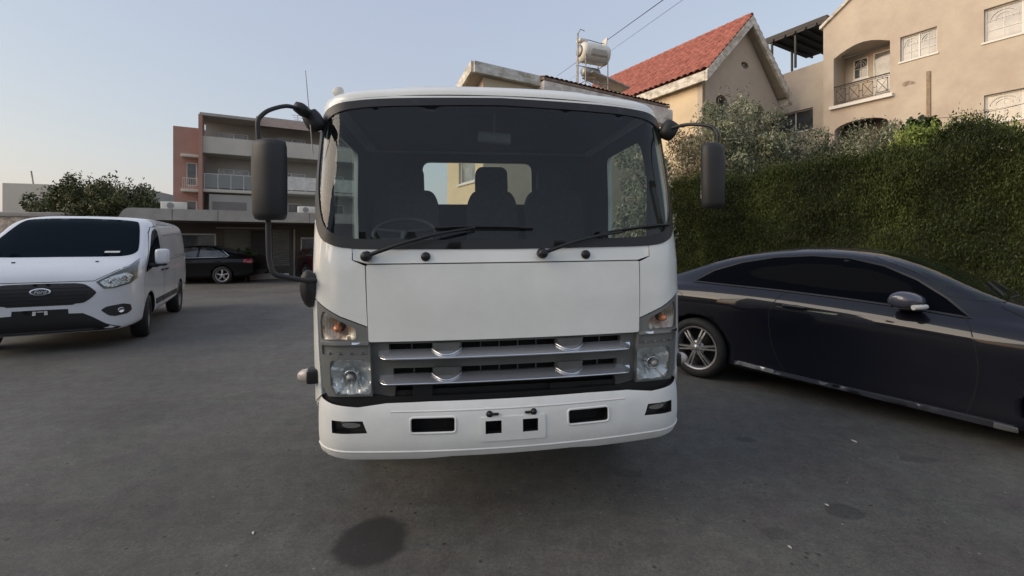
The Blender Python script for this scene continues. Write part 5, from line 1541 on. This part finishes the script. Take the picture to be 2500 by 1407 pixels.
# ---------------- unseen houses behind and beside the viewer, added to darken reflections in paint and glass
def build_added_back_house():
    h = thing('added_back_house', 'plain house added out of view behind the camera to darken reflections in the vehicles', 'house', (-3, -25, 0), radians(4))
    F = plane_F((0, 0, 0), (1, 0, 0), (0, 0, 1)); out = (0, 1, 0)
    ws_ = [rect(x, x + 1.4, z, z + 1.3) for x in (-14, -9.5, -5, 0, 4.5, 9) for z in (.9, 3.9)]
    MB().patch(F, rect(-16, 13, 0, 6.4), ws_, step=3, out=out, thick=.2, smooth=False).build('wall', M['apt_dark'], h)
    for r_ in ws_: window(h, F, out, r_[0][0], r_[1][0], r_[0][1], r_[2][1], panes=2, glass='dark_glass')
    b = MB(); b.box((-1.5, -4, 6.5), (30, 8.6, .25)); b.build('roof', M['concrete'], h)
    b = MB(); b.box((-1.5, -7.8, 3.2), (29, .2, 6.4)); b.box((-15.9, -4, 3.2), (.2, 7.4, 6.4)); b.box((12.9, -4, 3.2), (.2, 7.4, 6.4)); b.build('outer_wall', M['plaster_gable'], h)
build_added_back_house()

def build_added_side_house():  # added out of view to block the bright low sky reflected in the coupe
    h = thing('added_side_house', 'plain house added out of view beside the lot to darken reflections in the coupe', 'house', (-22, -16, 0), 0)
    F = plane_F((0, 0, 0), (0, 1, 0), (0, 0, 1)); out = (1, 0, 0)
    ws_ = [rect(y, y + 1.5, 1.0, 2.3) for y in (1.5, 6, 10.5, 15)]
    MB().patch(F, rect(0, 19, 0, 6.8), ws_, step=3, out=out, thick=.2, smooth=False).build('wall', M['apt_dark'], h)
    for r_ in ws_: window(h, F, out, r_[0][0], r_[1][0], r_[0][1], r_[2][1], panes=2, glass='dark_glass')
    b = MB(); b.box((-3.5, 9.5, 6.9), (8, 19.6, .25)); b.build('roof', M['concrete'], h)
    b = MB(); b.box((-7, 9.5, 3.4), (.2, 18.8, 6.8)); b.box((-3.6, .1, 3.4), (6.6, .2, 6.8)); b.box((-3.6, 18.9, 3.4), (6.6, .2, 6.8)); b.build('outer_wall', M['apt_dark'], h)
build_added_side_house()

# ================================================================== PLANTS
def leaf_cloud(centres, radii, dens, size, rng, flat=.35, upward=.3, aspect=.35, shell=.55, noise_amp=.25):
    """leaf sized quads scattered through ellipsoids; returns verts, faces"""
    P = []; 
    for c, r in zip(centres, radii):
        r = np.array(r); n = int(dens * (r[0] * r[1] * r[2]) ** (2 / 3))
        d = rng.normal(size=(n, 3)); d /= np.linalg.norm(d, axis=1)[:, None]
        rad = shell + (1 - shell) * rng.random(n) ** .6
        am = np.array([mnoise.noise(Vector(tuple(x * 2.3 + c[0]))) for x in d]); rad = rad * (1 + noise_amp * am)
        P.append(np.array(c) + d * rad[:, None] * r)
    P = np.concatenate(P); n = len(P)
    a = rng.normal(size=(n, 3)); a[:, 2] += upward * 2; a /= np.linalg.norm(a, axis=1)[:, None]
    b = rng.normal(size=(n, 3)); b -= (b * a).sum(1)[:, None] * a; b /= np.linalg.norm(b, axis=1)[:, None]
    s = size * (.6 + .8 * rng.random(n))[:, None]
    vs = np.stack([P - a * s, P + b * s * aspect, P + a * s, P - b * s * aspect], 1).reshape(-1, 3)
    return vs, n

def mesh_quads(name, vs, n, m, parent=None):
    me = bpy.data.meshes.new(name)
    me.vertices.add(len(vs)); me.vertices.foreach_set('co', vs.astype(np.float32).ravel())
    me.loops.add(4 * n); me.loops.foreach_set('vertex_index', np.arange(4 * n, dtype=np.int32))
    me.polygons.add(n); me.polygons.foreach_set('loop_start', np.arange(0, 4 * n, 4, dtype=np.int32))
    me.materials.append(m); me.update(calc_edges=True); me.validate()
    o = bpy.data.objects.new(name, me); link(o, parent); return o

def branchy(mb, base, top, r0, r1, n, rngl, spread):
    base = Vector(base); top = Vector(top); L = (top - base).length
    pts = [base.lerp(top, q) + Vector((rngl.normal() * .04 * L * q, rngl.normal() * .04 * L * q, 0)) for q in np.linspace(0, 1, 7)]
    mb.tube(pts, [r0 + (r1 - r0) * q for q in np.linspace(0, 1, 7)], 8)
    for k in range(n):
        q = .35 + .6 * rngl.random(); p = base.lerp(top, q)
        d = Vector((rngl.normal(), rngl.normal(), .6 + rngl.random())).normalized() * spread * (1.2 - q * .5)
        mb.tube([p, p + d * .5 + Vector((0, 0, .05)), p + d], [r1 * 1.1, r1 * .7, r1 * .3], 5)

def tree(name, label, cat, base, blobs, m, size, dens, seed, trunk_r=.09, group=None, aspect=.35, shell=.35, upward=.3, sprigs=0):
    """blobs: (cx,cy,cz, rx,ry,rz) relative to the base"""
    t = thing(name, label, cat, base, 0, group); rl = np.random.default_rng(seed)
    cs = [b[:3] for b in blobs]; rs = [b[3:] for b in blobs]
    extra_c = []; extra_r = []
    for c, r in zip(cs, rs):       # smaller clumps that break the outline
        for k in range(9):
            d = rl.normal(size=3); d[2] = abs(d[2]) * .8; d /= np.linalg.norm(d); q = .85 + .3 * rl.random()
            s = .22 + .2 * rl.random(); extra_c.append(tuple(np.array(c) + d * np.array(r) * q)); extra_r.append(tuple(np.array(r) * s))
    vs, n = leaf_cloud(cs + extra_c, rs + extra_r, dens, size, rl, shell=shell, aspect=aspect, upward=upward)
    if sprigs:   # thin upright shoots
        S = []
        for c, r in zip(cs, rs):
            for k in range(sprigs):
                d = rl.normal(size=3); d[2] = abs(d[2]) + .4; d /= np.linalg.norm(d)
                p = np.array(c) + d * np.array(r) * .92; g = d * .5 + np.array([0, 0, .8]); L = max(r) * (.15 + .3 * rl.random())
                for q in np.linspace(0, 1, 9): S.append(p + g * L * q + rl.normal(size=3) * size * .5)
        S = np.array(S); m2 = len(S); a = rl.normal(size=(m2, 3)); a[:, 2] += .8; a /= np.linalg.norm(a, axis=1)[:, None]; b = np.cross(a, rl.normal(size=(m2, 3))); b /= np.linalg.norm(b, axis=1)[:, None]
        s = size; v2 = np.stack([S - a * s, S + b * s * aspect, S + a * s, S - b * s * aspect], 1).reshape(-1, 3)
        vs = np.concatenate([vs, v2]); n += m2
    mesh_quads('crown', vs, n, m, t)
    mb = MB(); top = max(blobs, key=lambda b: b[2])
    branchy(mb, (0, 0, -.05), (top[0], top[1], top[2] + top[5] * .4), trunk_r, trunk_r * .35, 10, rl, max(top[3:5]) * .9)
    for b in blobs:
        if b is not top: mb.tube([(0, 0, .4), (b[0] * .5, b[1] * .5, b[2] * .55), (b[0], b[1], b[2])], [trunk_r * .7, trunk_r * .5, trunk_r * .25], 6)
    mb.build('trunk', M['bark'], t)
    return t

def at(px, Y): return Vector(((px - 1250) / 1100 * Y, Y, 0))
# olive shrubs between the hedge and the houses
OG = 'olive shrubs behind the hedge'
tree('olive_shrub', 'large grey green olive shrub rising in front of the gable wall', 'shrub', at(1790, 14.6), [(0, 0, 4.7, 1.35, 1.0, 1.25), (-.75, 0, 4.0, 1.0, .9, 1.3), (.85, 0, 4.05, .95, .9, 1.0), (0, 0, 3.0, 1.5, 1, 1.2)], M['olive_leaf'], .06, 3000, 11, .10, OG, .28, .3, .5, 50)
tree('olive_shrub', 'smaller olive shrub to the right of the gable, below the wing window', 'shrub', at(1945, 15.2), [(0, 0, 4.2, 1.0, .8, .95), (.5, 0, 3.6, 1.1, .8, .9)], M['olive_leaf'], .06, 2800, 12, .07, OG, .28, .3, .5, 40)
tree('olive_shrub', 'dry yellowish olive shrub seen between the truck cab and its right mirror', 'shrub', at(1672, 12.6), [(0, 0, 3.3, .85, .7, 1.2), (.1, 0, 2.3, .8, .6, 1.0)], M['dry_leaf'], .055, 3000, 13, .06, OG, .3, .3, .4, 20)
tree('olive_shrub', 'olive shrub in front of the lower arch of the beige house', 'shrub', at(2120, 14.0), [(0, 0, 4.15, .95, .7, .95), (.7, 0, 3.6, .9, .7, .7)], M['olive_leaf'], .055, 2800, 14, .07, OG, .28, .3, .5, 40)
tree('olive_shrub', 'olive shrub close behind the truck, seen only through the cab side window', 'shrub', at(1575, 9.6), [(0, 0, 2.7, .55, .6, 1.0), (.0, 0, 1.6, .6, .6, .9)], M['olive_leaf'], .05, 2600, 17, .06, OG, .3, .25, .4, 10)
tree('leafy_shrub', 'small dark green leafy shrub poking above the hedge by the downpipe', 'shrub', at(2245, 13.0), [(0, 0, 4.75, .36, .3, .42), (-.1, 0, 4.1, .42, .35, .5)], M['dark_leaf'], .07, 2200, 15, .04, None, .6, .2, .1, 0)
tree('flowering_shrub', 'pale lime shrub with upright shoots behind the right hedge top', 'shrub', at(2330, 11.6), [(0, 0, 4.0, .8, .5, .5), (-.9, 0, 3.9, .6, .5, .5), (.9, 0, 3.95, .8, .5, .5)], M['lime_leaf'], .045, 3000, 16, .04, None, .35, .3, .6, 60)
# distant trees at the left
LG = 'trees beyond the van'
tree('leafy_tree', 'leftmost thin dusty tree above the van roof', 'tree', at(110, 24), [(.6, 0, 2.6, 1.2, 1.0, 1.5), (.9, 0, 3.4, .7, .6, .9)], M['green_leaf'], .09, 1100, 21, .14, LG, .4, .3, .4, 30)
tree('leafy_tree', 'middle tree with a spiky top above the van roof', 'tree', at(205, 21), [(0, 0, 3.2, .95, .9, 1.25), (-.5, 0, 2.3, 1.6, 1.1, 1.3), (.8, 0, 2.4, 1.3, 1, 1.2)], M['green_leaf'], .075, 2000, 22, .14, LG, .4, .25, .4, 40)
tree('leafy_tree', 'rightmost and broadest tree beside the end of the canopy', 'tree', at(295, 20), [(0, 0, 3.0, 1.3, 1.0, 1.15), (.9, 0, 2.3, 1.0, .9, 1.0), (-.6, 0, 2.2, 1.5, 1.0, 1.2), (.1, 0, 1.2, 2.0, 1.0, 1.2)], M['green_leaf'], .075, 2000, 23, .15, LG, .4, .25, .4, 40)
tree('dark_bush', 'small dark bush behind the boot of the black saloon', 'bush', at(600, 17.6), [(0, 0, .62, .42, .35, .55)], M['dark_leaf'], .06, 2500, 24, .03, None, .5, .3, .2, 0)

# ---------------- the long hedge
def build_hedge():
    P0 = Vector((3.75, 12.0, 0)); P1 = Vector((8.6, 1.6, 0))
    D = (P1 - P0).normalized(); L = (P1 - P0).length; Nn = Vector((-D.y, D.x, 0))
    if Nn.x > 0: Nn = -Nn     # towards the lot
    h = thing('hedge', 'tall dense dark green conifer hedge running behind the parked coupe', 'hedge', P0, 0)
    def top(s): return 2.95 + .30 * mnoise.noise(Vector((s * .55, 3, 0))) + .22 * mnoise.noise(Vector((s * 1.7, 9, 0))) + .08 * mnoise.noise(Vector((s * 5, 2, 0)))
    core = MB(); NS, NZ = 60, 18; vs = []
    for i in range(NS + 1):
        s = L * i / NS
        for j in range(NZ + 1):
            z = top(s) * .93 * j / NZ
            bul = .20 * mnoise.noise(Vector((s * 1.3, z * 1.3, 5))) + .10 * mnoise.noise(Vector((s * 4, z * 4, 15))) + .0
            vs.append(D * s + Nn * (.0 + bul - .10) + Vector((0, 0, z)))
        vs.append(D * s + Nn * -1.2 + Vector((0, 0, top(s) * .9))); vs.append(D * s + Nn * -1.3)
    R = NZ + 3
    fs = [(i * R + j, (i + 1) * R + j, (i + 1) * R + j + 1, i * R + j + 1) for i in range(NS) for j in range(R - 1)]
    fs += [tuple(range(R)), tuple(range(NS * R, NS * R + R))[::-1]]
    core.add(vs, fs, True); core.build('hedge_branches', M['hedge_core'], h)
    n = 330000; rl = np.random.default_rng(5)
    s = L * rl.random(n); kind = rl.random(n)
    z = np.empty(n); off = np.empty(n)
    tops = np.array([top(x) for x in np.linspace(0, L, 400)]); tp = np.interp(s, np.linspace(0, L, 400), tops)
    z = tp * np.where(kind < .74, rl.random(n) ** .9, 1.0) + np.where(kind < .74, 0, rl.normal(size=n) * .09 - .03)
    # sparse tall shoots on the crest
    shoot = kind > .975; z[shoot] += np.minimum(.26, np.abs(rl.normal(size=shoot.sum())) * .11)
    off = np.where(kind < .74, .0, -1.2 * rl.random(n))
    bul = np.array([mnoise.noise(Vector((a * 1.3, b * 1.3, 5))) * .20 + mnoise.noise(Vector((a * 4, b * 4, 15))) * .13 for a, b in zip(s, z)])
    off = off + np.where(kind < .74, bul + rl.normal(size=n) * .045 - .02, 0)
    Dn = np.array(D); N_ = np.array(Nn)
    P = Dn * s[:, None] + N_ * off[:, None]; P[:, 2] = z
    # feathery sprays pointing up and outwards, fanned along the same lean
    a = N_ * .45 + np.array([0, 0, 1.0]) + rl.normal(size=(n, 3)) * .42 + Dn * .25; a /= np.linalg.norm(a, axis=1)[:, None]
    b = rl.normal(size=(n, 3)); b -= (b * a).sum(1)[:, None] * a; b /= np.linalg.norm(b, axis=1)[:, None]
    sz = (.012 + .016 * rl.random(n))[:, None]
    vs = np.stack([P - a * sz, P + b * sz * .32, P + a * sz * 1.2, P - b * sz * .32], 1).reshape(-1, 3)
    mesh_quads('foliage', vs, n, M['hedge_leaf'], h)
build_hedge()

# ---------------- small litter on the asphalt
for (px, py, sz, lab) in ((2085, 1079, .024, 'pale dried leaf lying on the asphalt beside the dark coupe'), (2018, 1234, .012, 'tiny pale leaf scrap on the asphalt right of the truck'), (618, 1303, .014, 'small pale leaf scrap on the asphalt left of the round stain'), (1928, 1337, .012, 'small curled leaf scrap near the bottom right of the lot')):
    Y = 1628 / (py - 595); X = (px - 1250) / 1100 * Y
    b = MB(); rl = np.random.default_rng(px)
    prof = [(-1, 0), (-.5, .35), (.2, .42), (.8, .2), (1.1, 0), (.8, -.22), (.1, -.4), (-.6, -.3)]
    n = len(prof)
    vs = [(0, 0, .35 * sz)] + [(x * sz, y * sz, (.15 + .5 * abs(y) + .2 * rl.random()) * sz) for x, y in prof] + [(0, 0, .25 * sz)] + [(x * sz * .97, y * sz * .97, .08 * sz) for x, y in prof]
    fs = [(0, 1 + k, 1 + (k + 1) % n) for k in range(n)] + [(n + 1, n + 2 + (k + 1) % n, n + 2 + k) for k in range(n)] + [(1 + k, n + 2 + k, n + 2 + (k + 1) % n, 1 + (k + 1) % n) for k in range(n)]
    b.add(vs, fs, True)
    o = b.build('dried_leaf', M['litter']); o.location = (X, Y, 0.001); o.rotation_euler = (0, 0, px * .7); tag(o, lab, 'leaf', 'leaf scraps on the asphalt')
